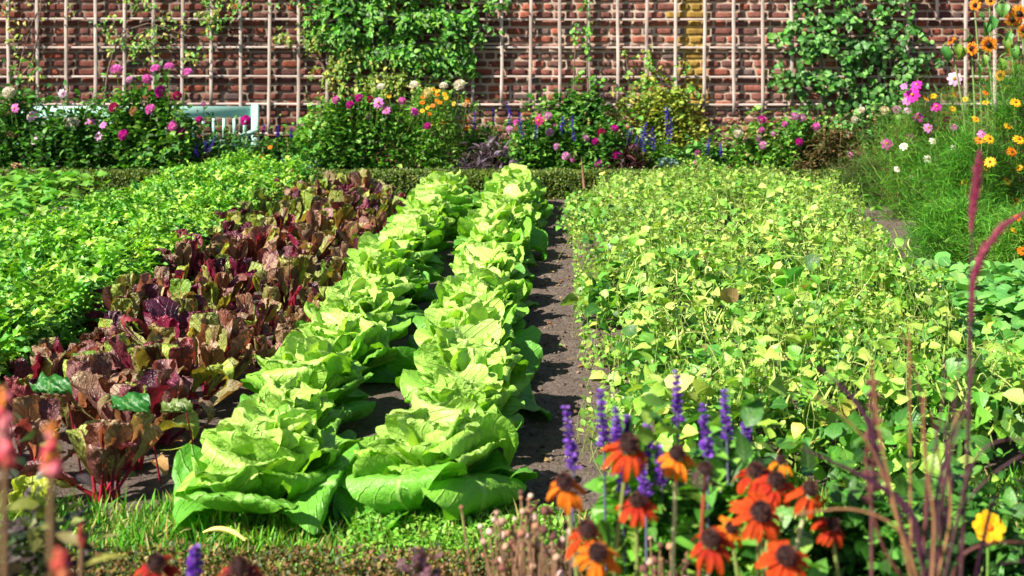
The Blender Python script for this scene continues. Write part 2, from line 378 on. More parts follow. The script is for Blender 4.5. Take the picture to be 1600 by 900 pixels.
# ================================================================== HEDGES
def hedge(name,label,x0,x1,y0,y1,z1,cols,dens,px_n=None,leaf=.013,core=True):
    t=thing(name,label,'hedge',((x0+x1)/2,(y0+y1)/2,0))
    off=((x0+x1)/2,(y0+y1)/2,0); nz=ngnoise(8,.12)
    mb=MB()
    n=int((x1-x0)*dens)
    # leaves on front, top and back faces with depth
    a=R.random(n); h=z1; w=y1-y0; per=h+w+h; s=a*per
    X=R.uniform(x0,x1,n); dep=R.gamma(1.4,.014,n)
    Y=np.where(s<h,y0,np.where(s<h+w,y0+(s-h),y1)); Z=np.where(s<h,s,np.where(s<h+w,h,per-s))
    nd=np.where((s<h)[:,None],[[0,-1.,.25]],np.where((s<h+w)[:,None],[[0,-.1,1.]],[[0,1.,.2]]))
    b=.011*nz(X,Z*3+Y*2)
    pos=np.stack([X,Y,Z],-1)+nd*(b-dep+.012)[:,None]; d=unit(nd+R.normal(0,.75,(n,3)))
    T=[tmpl(oval(.34),4,3,.3,.5),tmpl(oval(.28),4,3,.2,.8)]
    scatter(mb,T,pos,d,unit(nd+R.normal(0,.6,(n,3))),R.uniform(.7,1.3,n)*leaf,mixc(cols,n,.3))
    mb.build('foliage',M_leaf,t,off)
    if core:
        m2=MB(); xs=np.arange(x0+.02,x1,.06)
        for xx in xs:
            for q in range(3):
                yy=R.uniform(y0+.04,y1-.04); tube(m2,bend((xx,(y0+y1)/2,0),(xx+R.normal(0,.03),yy,z1-.03),4),(.004,.002),4,(.12,.09,.06))
        # dense dark twig mass inside
        k=int((x1-x0)*dens*.18); pp=np.stack([R.uniform(x0,x1,k),R.uniform(y0+.03,y1-.03,k),R.uniform(0,z1-.03,k)],-1)
        scatter(m2,T,pp,rdir(k),ups(k,1),leaf*1.7,mixc([(.03,.045,.012),(.05,.05,.02)],k))
        m2.build('branches',M_leaf,t,off)
hedge('box_hedge','low clipped dark green box hedge along the back of the vegetable beds',-4.5,2.52,9.54,9.8,.185,[(.08,.17,.012),(.14,.22,.02),(.04,.08,.01),(.22,.26,.04)],11000,leaf=.019)
hedge('edging_hedge','low brownish clipped edging hedge along the front of the grass',-1.6,.35,2.6,2.84,.10,[(.17,.12,.03),(.07,.1,.02),(.24,.1,.04),(.05,.06,.015),(.3,.19,.05)],9000,leaf=.012)

# ================================================================== LETTUCES
lp=obov(1.)
def lettuce(X,D,s,label,age):
    t=thing('lettuce',label,'lettuce',(X,D,0),'lettuce heads in the two rows beside the path')
    inner,outer=MB(),MB(); N=int(R.integers(25,31)); a0=R.uniform(0,6.28)
    for i in range(N):
        tt=i/(N-1); az=a0+i*2.39996+R.normal(0,.3)
        j=R.normal(0,1,4)
        L=(.215-.02*tt+.018*j[0])*s; W=(.084-.014*tt+.011*j[1])*s
        e0=26+60*tt**.5+10*j[2]; e1=-38+88*tt**.5+22*j[3]
        cup=R.uniform(-.3,.5); rip=R.uniform(.04,.15)
        g=np.array([np.interp(tt,[0,.18,.45,1],q) for q in ((.10,.2,.34,.5),(.36,.5,.62,.73),(.035,.05,.08,.17))])
        g=g*R.uniform(.85,1.15)
        r0=.03*(1-tt)*s
        base=np.array([X+math.cos(az)*r0,D+math.sin(az)*r0,.015+.05*tt*s])
        blade(outer if tt<.62 else inner,base,az,L,W,e0,e1,lp,19,15,cup,rip,R.uniform(.6,1.4),.0045*s,np.minimum(g*1.15,.9),g,R.normal(0,.4),R.uniform(1.2,2.2))
    outer.build('outer_leaves',M_lett,t,(X,D,0)); inner.build('heart',M_lett,t,(X,D,0))
for row,X0,name,D0 in ((0,-.78,'left',3.29),(1,-.315,'right by the path',3.36)):
    nn=15
    for k in range(nn):
        D=D0+.405*k+R.normal(0,.03); s=R.uniform(1.32,1.6)*(1.15 if k>11 else 1)*(1.07 if row else 1)*(1.12 if row and k==0 else 1)
        which='front' if k==0 else ('last' if k==nn-1 else ORD[k])
        if k==0: lab='large pale green lettuce at the front end of the lettuce row '+('farther from the path' if row==0 else 'beside the path')
        elif k==nn-1: lab='bright green lettuce at the hedge end of the row '+('next to the chard' if row==0 else 'beside the path')
        else: lab=f'green lettuce, {ORD[k]} from the front in the row '+('next to the chard' if row==0 else 'beside the path')
        lettuce(lane(X0+R.normal(0,.02),D),D,s,lab,k)

# ================================================================== CHARD
cp=lambda u: np.clip(np.sin(PI*np.clip(u,0,1)**1.0),0,1)**.78+.01
def chard(X,D,s,label,kind):
    t=thing('chard_plant',label,'chard',(X,D,0),'red and green chard plants between the lettuces and the mustard greens')
    lv,st=MB(),MB(); N=R.integers(11,15)
    for i in range(N):
        az=i*2.4+R.uniform(-.5,.5); e=R.uniform(62,96) if i%4 else R.uniform(30,60); pl=R.uniform(.03,.085)*s
        L=R.uniform(.15,.25)*s; W=R.uniform(.023,.037)*s
        b=np.array([X+R.normal(0,.015),D+R.normal(0,.015),.0])
        rd=np.array([math.cos(az)*math.cos(rad(e)),math.sin(az)*math.cos(rad(e)),math.sin(rad(e))])
        top=b+rd*pl
        red=np.array([(.26,.008,.04),(.32,.015,.03),(.2,.008,.05)][R.integers(3)])
        if kind==1 and R.random()<.5: red=np.array((.3,.42,.06))
        tube(st,[b,b+rd*pl*.5,top,top+rd*L*.35],(.006*s,.0045*s,.0035*s,.0015),5,red)
        pal=[[(.36,.24,.14),(.3,.3,.08),(.34,.48,.06),(.3,.14,.13),(.12,.012,.035),(.24,.02,.06),(.27,.05,.06),(.06,.012,.03),(.22,.1,.045),(.3,.42,.05)],
             [(.34,.52,.05),(.42,.52,.08),(.2,.4,.04),(.25,.2,.06),(.13,.02,.04)],
             [(.4,.3,.16),(.42,.24,.17),(.27,.17,.07),(.3,.12,.07),(.34,.26,.1),(.17,.05,.05),(.11,.015,.04),(.33,.4,.08)]][kind]
        c=np.array(pal[R.integers(len(pal))])*R.uniform(.9,1.6)
        c2=c if R.random()<.55 else np.array(pal[R.integers(len(pal))])
        e1=e+R.normal(4,13) if R.random()<.82 else e-R.uniform(50,120)
        blade(lv,top,az,L,W,e,e1,cp,19,9,R.uniform(-.3,.8),.1,R.uniform(1.,2.5),.0055*s,c,c2,R.normal(0,.5),1.5)
    lv.build('leaves',M_chard,t,(X,D,0)); st.build('stalks',M_stem,t,(X,D,0))
kinds=['burgundy','lime green','bronze and olive']
rows=[(-1.19,'second chard row from the lettuces'),(-1.42,'third chard row from the lettuces'),(-1.67,'chard row nearest the greens'),(-1.0,'chard row nearest the lettuces')]
for ri,(X0,rn) in enumerate(rows):
    nn=24 if ri<3 else 19
    for k in range(nn):
        D=(3.42 if ri<3 else 4.5)+.24*k+R.normal(0,.03)+(.12 if ri==1 else 0); kind=[0,1,2,0,2,1,0,0][(k*5+ri*3+R.integers(0,3))%8]
        if k>13: kind=[2,1,1,0][R.integers(4)]
        if ri==0 and k>2 and R.random()<.12: pass
        lab=f'{kinds[kind]} chard, {ORD[k]} from the front in the {rn}'
        x=lane(X0+R.normal(0,.03)-(.008*k if k>9 else 0),D)
        chard(x,D,R.uniform(1.1,1.55)*(.75 if ri==3 else 1),lab,kind)
# green beet leaves with glossy round blades at the front
for (px,py,lab) in ((92,612,'glossy round dark green chard leaf at the far left front of the bed'),(218,640,'glossy round green beet leaf nearest the front lettuce'),(282,650,'small puckered olive beet leaf lying low over the soil')):
    D=3.42; p=P(px,py,D); t=thing('beet_leaf',lab,'beet leaf',(p[0],D,0)); m1,m2=MB(),MB(); s=.7 if py==650 else 1
    b=np.array([p[0]+.02,D+.03,0]); tube(m2,bend(b+np.array([0,.1,0]),p+np.array([0,.035,.03]),5,.01),(.003,.002),5,(.35,.02,.05))
    blade(m1,p+np.array([-.01,.03,.035]),-PI/2+R.normal(0,.35),.115*s,.058*s,10,-95,roundp(1.),21,15,-.25,.2,3,.012,(.02,.16,.02) if s==1 else (.13,.2,.04),None,.1)
    m1.build('blade',M_leaf,t,(p[0],D,0)); m2.build('stalk',M_stem,t,(p[0],D,0))

# ================================================================== MUSTARD GREENS (mass)
mb=MB(); n=19000
T=[tmpl(jag(.2,5,.75),21,3,.25,.9,.06),tmpl(jag(.17,6,.75),23,3,.15,1.3,.07,ph=2),tmpl(jag(.24,4,.7),17,3,.3,.6,.06,ph=4)]
D=4.0+5.3*R.random(n); X0=R.uniform(-2.7,-1.80,n)
nz=ngnoise(21,.28); nz2=ngnoise(22,.09)
prof=.19+.09*np.clip(1-((X0+2.25)/.5)**4,0,1)
zt=prof+.02+.055*nz(X0,D)+.05*nz2(X0,D)
Z=zt-R.gamma(1.3,.04,n)
d=rdir(n,(-.1,1.1))
scatter(mb,T,np.stack([lane(X0,D),D,np.maximum(Z-.03,.005)],-1),d,ups(n,.5),R.uniform(.05,.12,n)*np.where(D<6.5,1.25,1.),mixc([(.17,.48,.03),(.26,.58,.04),(.4,.66,.08),(.08,.3,.025)],n,.3))
tag(mb.build('mustard_greens',M_leaf),'dense bed of bright green jagged mustard greens left of the chard','leafy greens',kind='stuff')

def bean_leafpos(n,X0a,X0b,Da,Db,zbase,namp,seed,depth=.035):
    D=Da+(Db-Da)*R.random(n); X0=R.uniform(X0a,X0b,n); a=ngnoise(seed,.35); b=ngnoise(seed+1,.12)
    z=zbase-.01+namp*1.15*a(X0,D)+namp*.7*b(X0,D)-.05*np.clip((D-7.6)/1.2,0,1)
    return X0,D,z
# left bean plants
bt=[tmpl(ovate(.42),6,5,.25,.7,.03,pet=.25),tmpl(ovate(.38),6,5,.1,1.,.04,ph=2,pet=.25),tmpl(ovate(.45),6,5,.35,.4,.03,ph=1,pet=.25)]
for i,(px,D,z) in enumerate(((20,7.6,.22),(66,8.4,.25),(-30,6.9,.2),(50,7.1,.14))):
    x=(px-800)/F*D; t=thing('bean_plant',['broad-leaved bean plant at the left picture edge beyond the greens','tallest bright green bean plant below the dark hedge at far left','bean plant cut by the left picture edge above the greens','low bean plant over bare soil left of the greens'][i],'bean plant',(x,D,0),'bean plants left of the mustard greens')
    m1,m2=MB(),MB(); n=260; pos=np.stack([x+R.normal(0,.16,n),D+R.normal(0,.16,n),z-R.gamma(1.4,.035,n)+.06],-1); pos[:,2]=np.maximum(pos[:,2],.02)
    scatter(m1,bt,pos,rdir(n,(-.5,.5)),ups(n,.4),R.uniform(.05,.1,n),mixc([(.12,.4,.04),(.18,.48,.05),(.25,.5,.06)],n))
    for q in pos[:40]: tube(m2,bend((x,D,0),q,4,.03),.0022,4,(.16,.3,.05))
    m1.build('leaves',M_leaf,t,(x,D,0)); m2.build('stems',M_stem,t,(x,D,0))

# ================================================================== BEAN PATCH (mass)
mb=MB(); n=19000
X0,D,z=bean_leafpos(n,.02,1.86,3.3,9.0,.225,.11,31)
edge=np.clip((X0-.02)/.2,0,1)*1
bulge=.05*np.sin(D*3.1)+.03*np.sin(D*7.7+1)
keep=(X0>.15+.13*np.clip((4.9-D)/1.4,0,1)-.12*np.clip((D-6)/2,0,1)+bulge)&~((D>6.9)&(D<7.7)&(X0>.85)&(X0<1.12)&(R.random(n)<.85)); keep&=(R.random(n)<np.interp(D,[4,6.5],[1.,.6]))&(X0<np.interp(D,[5.2,7,8.6],[1.42,1.66,1.86]))&~((D<5.6)&(X0>1.5))
z=.09+(z-.09)*(.35+.65*edge**.6)
Z=z-R.gamma(1.2,.04,n)
big=(D<5.8)&(R.random(n)<.5)
size=np.where(big,R.uniform(.035,.09,n),R.uniform(.016,.05,n))
cols=mixc([(.22,.5,.06),(.3,.58,.07),(.4,.62,.1),(.5,.62,.16),(.14,.38,.05),(.08,.26,.03),(.05,.18,.025)],n,.3)
hp=np.clip(.5+ngnoise(93,.4)(X0,D)*.9,0,1)[:,None]; cols=cols*(np.array([.62,.85,.7])*(1-hp)+np.array([1.15,1.05,1.])*hp)
yel=R.random(n)<.025; cols[yel]=mixc([(.6,.55,.1),(.55,.4,.12),(.45,.3,.14)],int(yel.sum()))
pos=np.stack([lane(X0,D),D,np.maximum(Z,.01)],-1); k=keep&(ngnoise(91,.16)(X0,D)>R.uniform(-1.15,-.2,n))
scatter(mb,bt,pos[k],rdir(k.sum(),(-1.,.9)),ups(k.sum(),.8),size[k],cols[k])
tag(mb.build('bean_foliage',M_leaf),'tangled pale green bean foliage filling the bed right of the path','bean foliage',kind='stuff')
# small leaved weed growing through it
mb=MB(); n=60000; wt=[tmpl(oval(.3),4,3,.2,.7),tmpl(oval(.36),4,3,.3,.3)]
X0,D,z=bean_leafpos(n,.08,1.86,3.5,9.05,.235,.11,31); w=ngnoise(41,.5)(X0,D)+.2*(D-6.0)+.3*(X0-1)
k=(w>R.uniform(-.9,.5,n))&(ngnoise(91,.16)(X0,D)>R.uniform(-1.1,-.25,n))&~((D>6.9)&(D<7.7)&(X0>.85)&(X0<1.12)&(R.random(n)<.85))&(X0<np.interp(D,[5.2,7,8.6],[1.42,1.66,1.88]))
Z=z*(.45+.55*np.clip((X0-.12)/.2,0,1))+.02-R.gamma(1.3,.04,n)+.03
pos=np.stack([lane(X0,D),D,np.maximum(Z,.01)],-1)[k]; m=len(pos)
scatter(mb,wt,pos,rdir(m,(-.3,1.2)),ups(m,.6),R.uniform(.011,.034,m),mixc([(.2,.42,.05),(.32,.55,.08),(.45,.6,.12),(.12,.3,.04)],m,.25))
for q in pos[:7500]: tube(mb,bend(q-np.array([R.normal(0,.03),R.normal(0,.03),.09]),q+np.array([R.normal(0,.012),0,R.uniform(.01,.05)]),4,0,R.normal(0,.008)),.0011,3,np.array((.42,.5,.14))*R.uniform(.7,1.2))
fp=pos[R.integers(0,m,1900)]+np.array([0,0,.03]); bl=MB(); blob(bl,(0,0,0),(1,1,.7),4,6); Tb=[(bl.V[0],bl.F[0],bl.U[0])]
scatter(mb,Tb,fp,rdir(len(fp)),ups(len(fp)),R.uniform(.0025,.005,len(fp)),mixc([(.75,.75,.5),(.6,.6,.2),(.7,.55,.45)],len(fp)))
tag(mb.build('weed_undergrowth',M_fine),'fine small-leaved weeds with tiny white flowers among the beans','weeds',kind='stuff')
# shoots standing out of the tangle
mb=MB()
for i in range(420):
    D=3.5+5.3*R.random()**1.2; X0=R.uniform(.25,1.8); 
    if X0>np.interp(D,[5.2,7,8.6],[1.4,1.64,1.84]) or ((D>6.9)&(D<7.7)&(X0>.85)&(X0<1.12)): continue
    x=lane(X0,D); hh=R.uniform(.3,.4)-.05*max(0,D-7.6); e=np.array([x+R.normal(0,.05),D+R.normal(0,.05),hh]); sp=bend((x,D,.1),e,6,0,R.normal(0,.02)); tube(mb,sp,(.0025,.0012),4,(.35,.5,.12))
    k=int(R.integers(5,10)); tq_=R.uniform(.45,1,k); pp=np.stack([np.interp(tq_,np.linspace(0,1,6),sp[:,c]) for c in range(3)],-1)
    scatter(mb,bt,pp,rdir(k,(-.7,.6)),ups(k,.6),R.uniform(.022,.06,k),mixc([(.3,.58,.08),(.42,.64,.1),(.5,.66,.14),(.16,.42,.05)],k,.2))
tag(mb.build('bean_shoots_undergrowth',M_leaf),'upright leafy bean shoots standing out of the tangled bean bed','bean shoots',kind='stuff')
# litter on the bare soil
mb=MB(); n=520; x=np.where(R.random(n)<.5,R.uniform(-.1,.25,n),R.uniform(-1.9,-.9,n)); y=3.35+5.6*R.random(n)
scatter(mb,bt+[tmpl(lance(.06),4,2,.1,.6)]*3,np.stack([x+.035*y,y,soilz(x+.035*y,y)+.02],-1),rdir(n,(-.1,.2)),ups(n,.3),R.uniform(.008,.032,n),mixc([(.45,.28,.12),(.3,.14,.07),(.55,.42,.2),(.2,.11,.06),(.2,.35,.08)],n,.3))
tag(mb.build('leaf_litter_debris',M_leaf),'small dry leaf scraps and straw scattered over the bare soil','leaf litter',kind='stuff')
# pods and vines
mb=MB()
for i in range(520):
    D=3.5+5.2*R.random()**1.3; X0=R.uniform(.3,1.65); z=.27+R.normal(0,.03); x=lane(X0,D); L=R.uniform(.05,.13); a=R.uniform(0,6.28)
    if D<5.6 and X0>1.4: continue
    p0=np.array([x,D,z]); p1=p0+np.array([math.cos(a)*L*.35,math.sin(a)*L*.35,-L*.8]); pts=bend(p0,p1,6,0,R.normal(0,.012))
    tube(mb,pts,(.0015,.0038,.0038,.001),5,np.array((.42,.55,.12))*R.uniform(.8,1.2))
for i in range(500):
    D=3.5+5.2*R.random()**1.3; X0=R.uniform(.3,1.6); x=lane(X0,D); z=.24+R.normal(0,.03); a=R.uniform(0,6.28); L=R.uniform(.06,.16)
    if D<5.6 and X0>1.4: continue
    tube(mb,bend((x,D,z),(x+math.cos(a)*L,D+math.sin(a)*L,z+R.normal(.01,.03)),6,R.uniform(.0,.05),R.normal(0,.02)),.0015,3,np.array((.4,.5,.14))*R.uniform(.7,1.2))
tag(mb.build('bean_pods_undergrowth',M_stem),'slim pale green bean pods and tendrils hanging in the bean bed','bean pods',kind='stuff')
# round leaved greens to the right
rt=[tmpl(roundp(.42),6,5,.2,.5,.05,pet=.5),tmpl(roundp(.38),6,5,-.15,.9,.05,ph=2,pet=.5),tmpl(roundp(.45),6,5,.05,.3,.05,ph=3,pet=.5)]
mb=MB(); n=2600; D=3.7+2.6*R.random(n); X0=1.32+R.random(n)*.95+.0*D; k=(X0>1.32+.1*np.sin(D*4))&(D<6.2-.0*X0)
nz=ngnoise(51,.2); z=.13+.035*nz(X0,D)-R.gamma(1.3,.022,n)
pos=np.stack([lane(X0,D),D,np.maximum(z,.01)],-1)[k]; m=len(pos)
scatter(mb,rt,pos,rdir(m,(-.1,.7)),ups(m,.45),R.uniform(.04,.085,m),mixc([(.13,.42,.08),(.2,.5,.1),(.1,.33,.07),(.3,.58,.14)],m))
tag(mb.build('round_leaf_foliage',M_leaf),'low blue-green round-leaved greens at right edge of the bean bed','leafy greens',kind='stuff')

# ================================================================== GRASS
mb=MB(); n=21000; gt=[tmpl(lance(.035),5,3,.3,.9),tmpl(lance(.03),5,3,.3,1.5),tmpl(lance(.045),5,3,.1,.5)]
x=R.uniform(-1.9,1.9,n); y=2.86+R.random(n)*.5*(1+.5*(x>.3)); k=(y<3.3+.06*ngnoise(61,.15)(x,x)+.25*(x>.35)); k&=~((np.abs(x-.1)<.25)&(y>3.2))
pos=np.stack([x,y,soilz(x,y)],-1)[k]; m=len(pos)
scatter(mb,gt,pos,rdir(m,(.75,1.5)),ups(m,1.),R.uniform(.03,.085,m),mixc([(.09,.34,.02),(.13,.42,.025),(.22,.5,.04),(.3,.42,.06),(.45,.38,.14),(.05,.2,.015)],m,.3))
# clover and chickweed in it
kk=2600; x=R.uniform(-.4,.12,kk) ; y=R.uniform(2.9,3.28,kk); scatter(mb,wt,np.stack([x,y,.02+.03*R.random(kk)],-1),rdir(kk,(-.2,1.)),ups(kk),R.uniform(.01,.02,kk),mixc([(.2,.48,.05),(.3,.55,.08)],kk))
tag(mb.build('grass',M_fine),'strip of short bright green grass in front of the beds','grass',kind='stuff')

# pod on the grass, tufts, fallen leaves
p=P(352,832,3.05); t=thing('yellow_pod','pale yellow curved bean pod lying on the grass','bean pod',(p[0],p[1],0)); mb=MB()
q=np.linspace(-1,1,24); tube(mb,np.stack([p[0]+.053*q,p[1]-.012*q-.012*q*q,p[2]+.007-.012*q*q-.005*q],-1),(.002,.006,.0065,.006,.002),8,(.9,.72,.2)); mb.build('pod',M_stem,t,(p[0],p[1],0))
def dropped(px,py,size,col,label,z=.02,curl=1.6):
    D=(H-z)*F/(py-HY); p=P(px,py,D); mb=MB(); V,f,uv=tmpl(ovate(.33),7,5,.5,curl,.07)
    scatter(mb,[(V,f,uv)],[p],rdir(1,(-.1,.2)),ups(1,.3),size,[col]); tag(mb.build('fallen_leaf',M_leaf,None,tuple(p)),label,'fallen leaf',)
for a in ((905,490,.045,(.5,.16,.05),'curled rusty fallen leaf on the path beside the beans'),(862,505,.03,(.42,.13,.05),'small brown fallen leaf beside the lettuces on the path'),
          (238,722,.08,(.55,.3,.12),'tan wilted leaf on dark soil before the front chard'),(300,640,.05,(.45,.2,.14),'crumpled pinkish dead leaf by the beet leaf'),
          (850,720,.03,(.5,.33,.15),'tiny straw-coloured leaf on the path near the front lettuce'),(897,645,.025,(.3,.14,.07),'dark brown leaf scrap in the middle of the path'),
          (215,745,.06,(.1,.25,.05),'limp green leaf lying on the soil before the front chard'),(285,690,.05,(.35,.15,.1),'dry brown leaf between chard and the first lettuce')): dropped(*a)

# ================================================================== WALL CLIMBERS
def climber(name,label,spots,T,cols,size,nper,twigs,stemcol=(.16,.11,.08),thr=-.15):
    """spots: (px,py,rx,ry,n) clusters on the wall"""
    c0=spots[0]; x0=(c0[0]-800)/F*TD; t=thing(name,label,'climber',(x0,TD-.1,0)); m1,m2=MB(),MB()
    for (px,py,rx,ry,n) in spots:
        n=int(n*nper); r=np.sqrt(R.random(n)); a=R.uniform(0,6.28,n)
        rr_=r*(1+.35*np.sin(a*3+px)+.2*np.sin(a*7+py))
        X=(px+rx*rr_*np.cos(a)-800)/F*TD; Z=H-(py+ry*rr_*np.sin(a)-HY)/F*TD
        kq=(ngnoise(77,.1)(X*1.5,Z*.7)+.8*ngnoise(78,.045)(X*1.4,Z*.6))>R.uniform(thr-.3,thr+.45,n); X,Z,r=X[kq],Z[kq],r[kq]; n=len(X)
        Y=TD-.06-R.random(n)*(.04+.16*(1-r))
        nd=np.stack([R.normal(0,.6,n),-np.abs(R.normal(.5,.4,n)),R.normal(-.35,.5,n)],-1)
        upv=np.stack([R.normal(-.2,.4,n),R.normal(-.9,.4,n),R.normal(.5,.3,n)],-1)
        scatter(m1,T,np.stack([X,Y,Z],-1),nd,upv,R.uniform(.6,1.25,n)*size,mixc(cols,n,.25))
    for tw in twigs:
        pts=np.array([[(a-800)/F*TD,TD-.07+R.normal(0,.01),H-(b-HY)/F*TD] for a,b in tw]); 
        tt=np.linspace(0,1,len(pts)); q=np.linspace(0,1,12); sm=np.stack([np.interp(q,tt,pts[:,i]) for i in range(3)],-1); sm[:,0]+=R.normal(0,.006,12)
        tube(m2,sm,(.011,.004),5,stemcol)
    m1.build('foliage',M_leaf,t,(x0,TD-.1,0)); m2.build('stems',M_dry,t,(x0,TD-.1,0))
ht=[tmpl(star(.3),9,3,.1,.6,.03),tmpl(lance(.2),5,3,.2,.7),tmpl(ovate(.3),5,3,.2,.8)]
G1=[(.06,.26,.02),(.11,.38,.025),(.2,.45,.04),(.03,.12,.015)]; GY=[(.3,.4,.05),(.42,.4,.06),(.2,.32,.04),(.14,.25,.03)]
climber('climbing_vine','large bright green creeper hanging down the middle of the trellis',
 [(600,-20,150,40,900),(610,30,125,40,900),(690,50,65,45,600),(640,85,90,35,500),(545,60,50,40,300),(715,90,25,20,100),(530,20,60,30,250),(770,5,25,14,60),(640,-110,160,70,1200)],ht,G1,.066,2.0,
 [[(610,275),(600,200),(640,80),(600,-60)],[(640,270),(645,90),(660,50),(700,-50)],[(560,260),(520,120),(545,60),(520,-40)]])
climber('yellowing_vine','yellow-green small-leaved creeper below the bright one in the trellis middle',
 [(600,110,75,40,600),(550,130,40,45,260),(640,130,50,30,300),(540,90,40,40,260),(500,60,30,45,90),(447,60,14,12,40),(590,150,60,15,140)],ht,GY,.045,2.2,
 [[(560,260),(550,150),(500,60),(480,-20)],[(575,260),(590,130),(560,70)],[(520,130),(490,70),(480,40)],[(690,240),(700,120),(690,-30)],[(650,260),(645,110),(655,90)]])
climber('hanging_creeper','small tufts of green creeper hanging on the left part of the trellis',
 [(340,15,35,22,200),(335,45,16,22,80),(230,5,40,14,90),(185,45,30,25,140),(250,55,25,20,100),(230,75,45,18,140),(305,90,18,18,50),(375,5,30,12,60),(440,5,25,12,60),(280,25,60,15,70)],ht,G1+GY,.045,.8,
 [[(160,270),(170,120),(190,50),(240,35),(300,60)],[(340,-40),(335,40),(330,70)],[(200,60),(260,40),(300,40)]])
climber('thin_creeper','sparse yellowish creeper twigs at the left end of the trellis',
 [(30,55,30,20,55),(45,90,25,15,35),(20,20,25,25,45),(90,15,40,15,25),(60,115,40,20,30)],ht,GY,.045,.8,[[(40,280),(30,150),(40,80),(60,20)],[(20,150),(60,90),(70,-30)]])
hv=[tmpl(ovate(.42),5,5,.2,.6,.02),tmpl(roundp(.42),5,5,.15,.7,.02)]
GD=[(.04,.17,.025),(.06,.24,.035),(.11,.34,.05),(.2,.42,.09),(.03,.11,.02)]
climber('trained_pear','dark green broad-leaved climber spread over the right trellis',
 [(1310,25,70,35,420),(1250,55,40,25,140),(1330,75,60,35,330),(1395,60,55,55,330),(1250,95,40,35,160),(1225,130,20,25,60),(1300,125,70,30,300),(1390,120,50,35,260),(1350,165,90,25,330),(1300,195,60,20,200),(1280,-40,90,40,300),(1400,-40,50,30,160)],hv,GD,.058,1.05,
 [[(1320,280),(1320,180),(1330,80),(1310,-50)],[(1320,180),(1260,130),(1215,120)],[(1325,120),(1390,60),(1430,40)],[(1325,140),(1400,130),(1440,120)],[(1325,90),(1250,60),(1225,50)],[(1400,200),(1395,100),(1380,-40)],[(1290,200),(1280,100),(1270,-40)]],thr=-.2)
climber('slender_climber','slender climber with a narrow column of leaves on one batten',
 [(917,10,7,20,26),(917,50,8,25,40),(918,85,8,18,34),(925,120,10,18,30),(898,50,7,20,16),(896,110,7,30,26),(920,148,12,12,30)],hv,G1,.036,1.1,[[(918,280),(918,150),(917,60),(918,-50)],[(905,280),(896,120),(900,40)]])

# ================================================================== BORDER PLANTS
def flowerhead_pompon(mb,c,r,col,n=46,face=(0,-.75,.5)):
    f=unit(np.array(face,float)); i=np.arange(n); a=i*2.39996; th=np.sqrt((i+.5)/n)*1.75
    M=frames(f[None],np.array([[.1,.2,1.]]))[0]; lx=np.sin(th)*np.cos(a); lz=np.sin(th)*np.sin(a); ly=np.cos(th)
    d=np.stack([lx,ly,lz],-1)@M.T
    T=[tmpl(roundp(.42),4,3,.9,-.9),tmpl(roundp(.38),4,3,1.1,-1.2)]
    scatter(mb,T,c-f*r*.15+d*r*.42,d+f*.15,np.tile(f,(n,1))+R.normal(0,.1,(n,3)),r*.62,mixc([col],n,.16))
def flowerhead_ray(mb,c,r,col,np_=8,w=.3,face=(0,-.8,.6),cc=(.7,.35,.02),cr=.22,droop=.2,lay=1,col2=None,curl=.4):
    f=unit(np.array(face,float)+R.normal(0,.15,3)); M=frames(f[None],np.array([[.1,.2,1.]]))[0]
    for L in range(lay):
        a=np.arange(np_)*2*PI/np_+R.normal(0,.08,np_)+L*.4; d=np.stack([np.cos(a),-droop+.25*L+0*a,np.sin(a)],-1)@M.T
        K=tmpl(lambda u:w*(np.sin(PI*np.clip(u*.86+.09,0,1))**.55),5,3,.25,curl,.02)
        cols=mixc([col],np_,.14)
        scatter(mb,[K],c+d*r*cr*.7,d,np.tile(f,(np_,1)),r*(1-cr*.6)*R.uniform(.9,1.08,np_),cols)
    bl=MB(); V=[];blob(mb,c+f*r*.03,(r*cr,)*3,5,8,cc,.12)
def spike(mb,p0,p1,r,cols,n=70,taper=.7):
    t=R.random(n)**.85; p0=np.asarray(p0);p1=np.asarray(p1); c=p0+(p1-p0)*t[:,None]; a=R.uniform(0,6.28,n)
    t_=np.round(t*9)/9*.6+t*.4; c=p0+(p1-p0)*t_[:,None]
    d=np.stack([np.cos(a),np.sin(a),.5+0*a],-1); T=[tmpl(oval(.4),4,3,.5,.6),tmpl(roundp(.4),4,3,.6,.2)]
    scatter(mb,T,c+d*r*.1*(1-t[:,None]*.3),d,ups(n),r*(1.15-taper*t)*R.uniform(.7,1.2,n),mixc(cols,n,.25))
MAG=(.72,.04,.48); PNK=(.85,.25,.68); PAL=(.88,.52,.78); WHT=(.88,.86,.72); TAN=(.5,.3,.14); DPK=(.5,.03,.16); ORG=(.85,.24,.01); YEL=(.9,.5,.02); BLU=(.11,.05,.5)
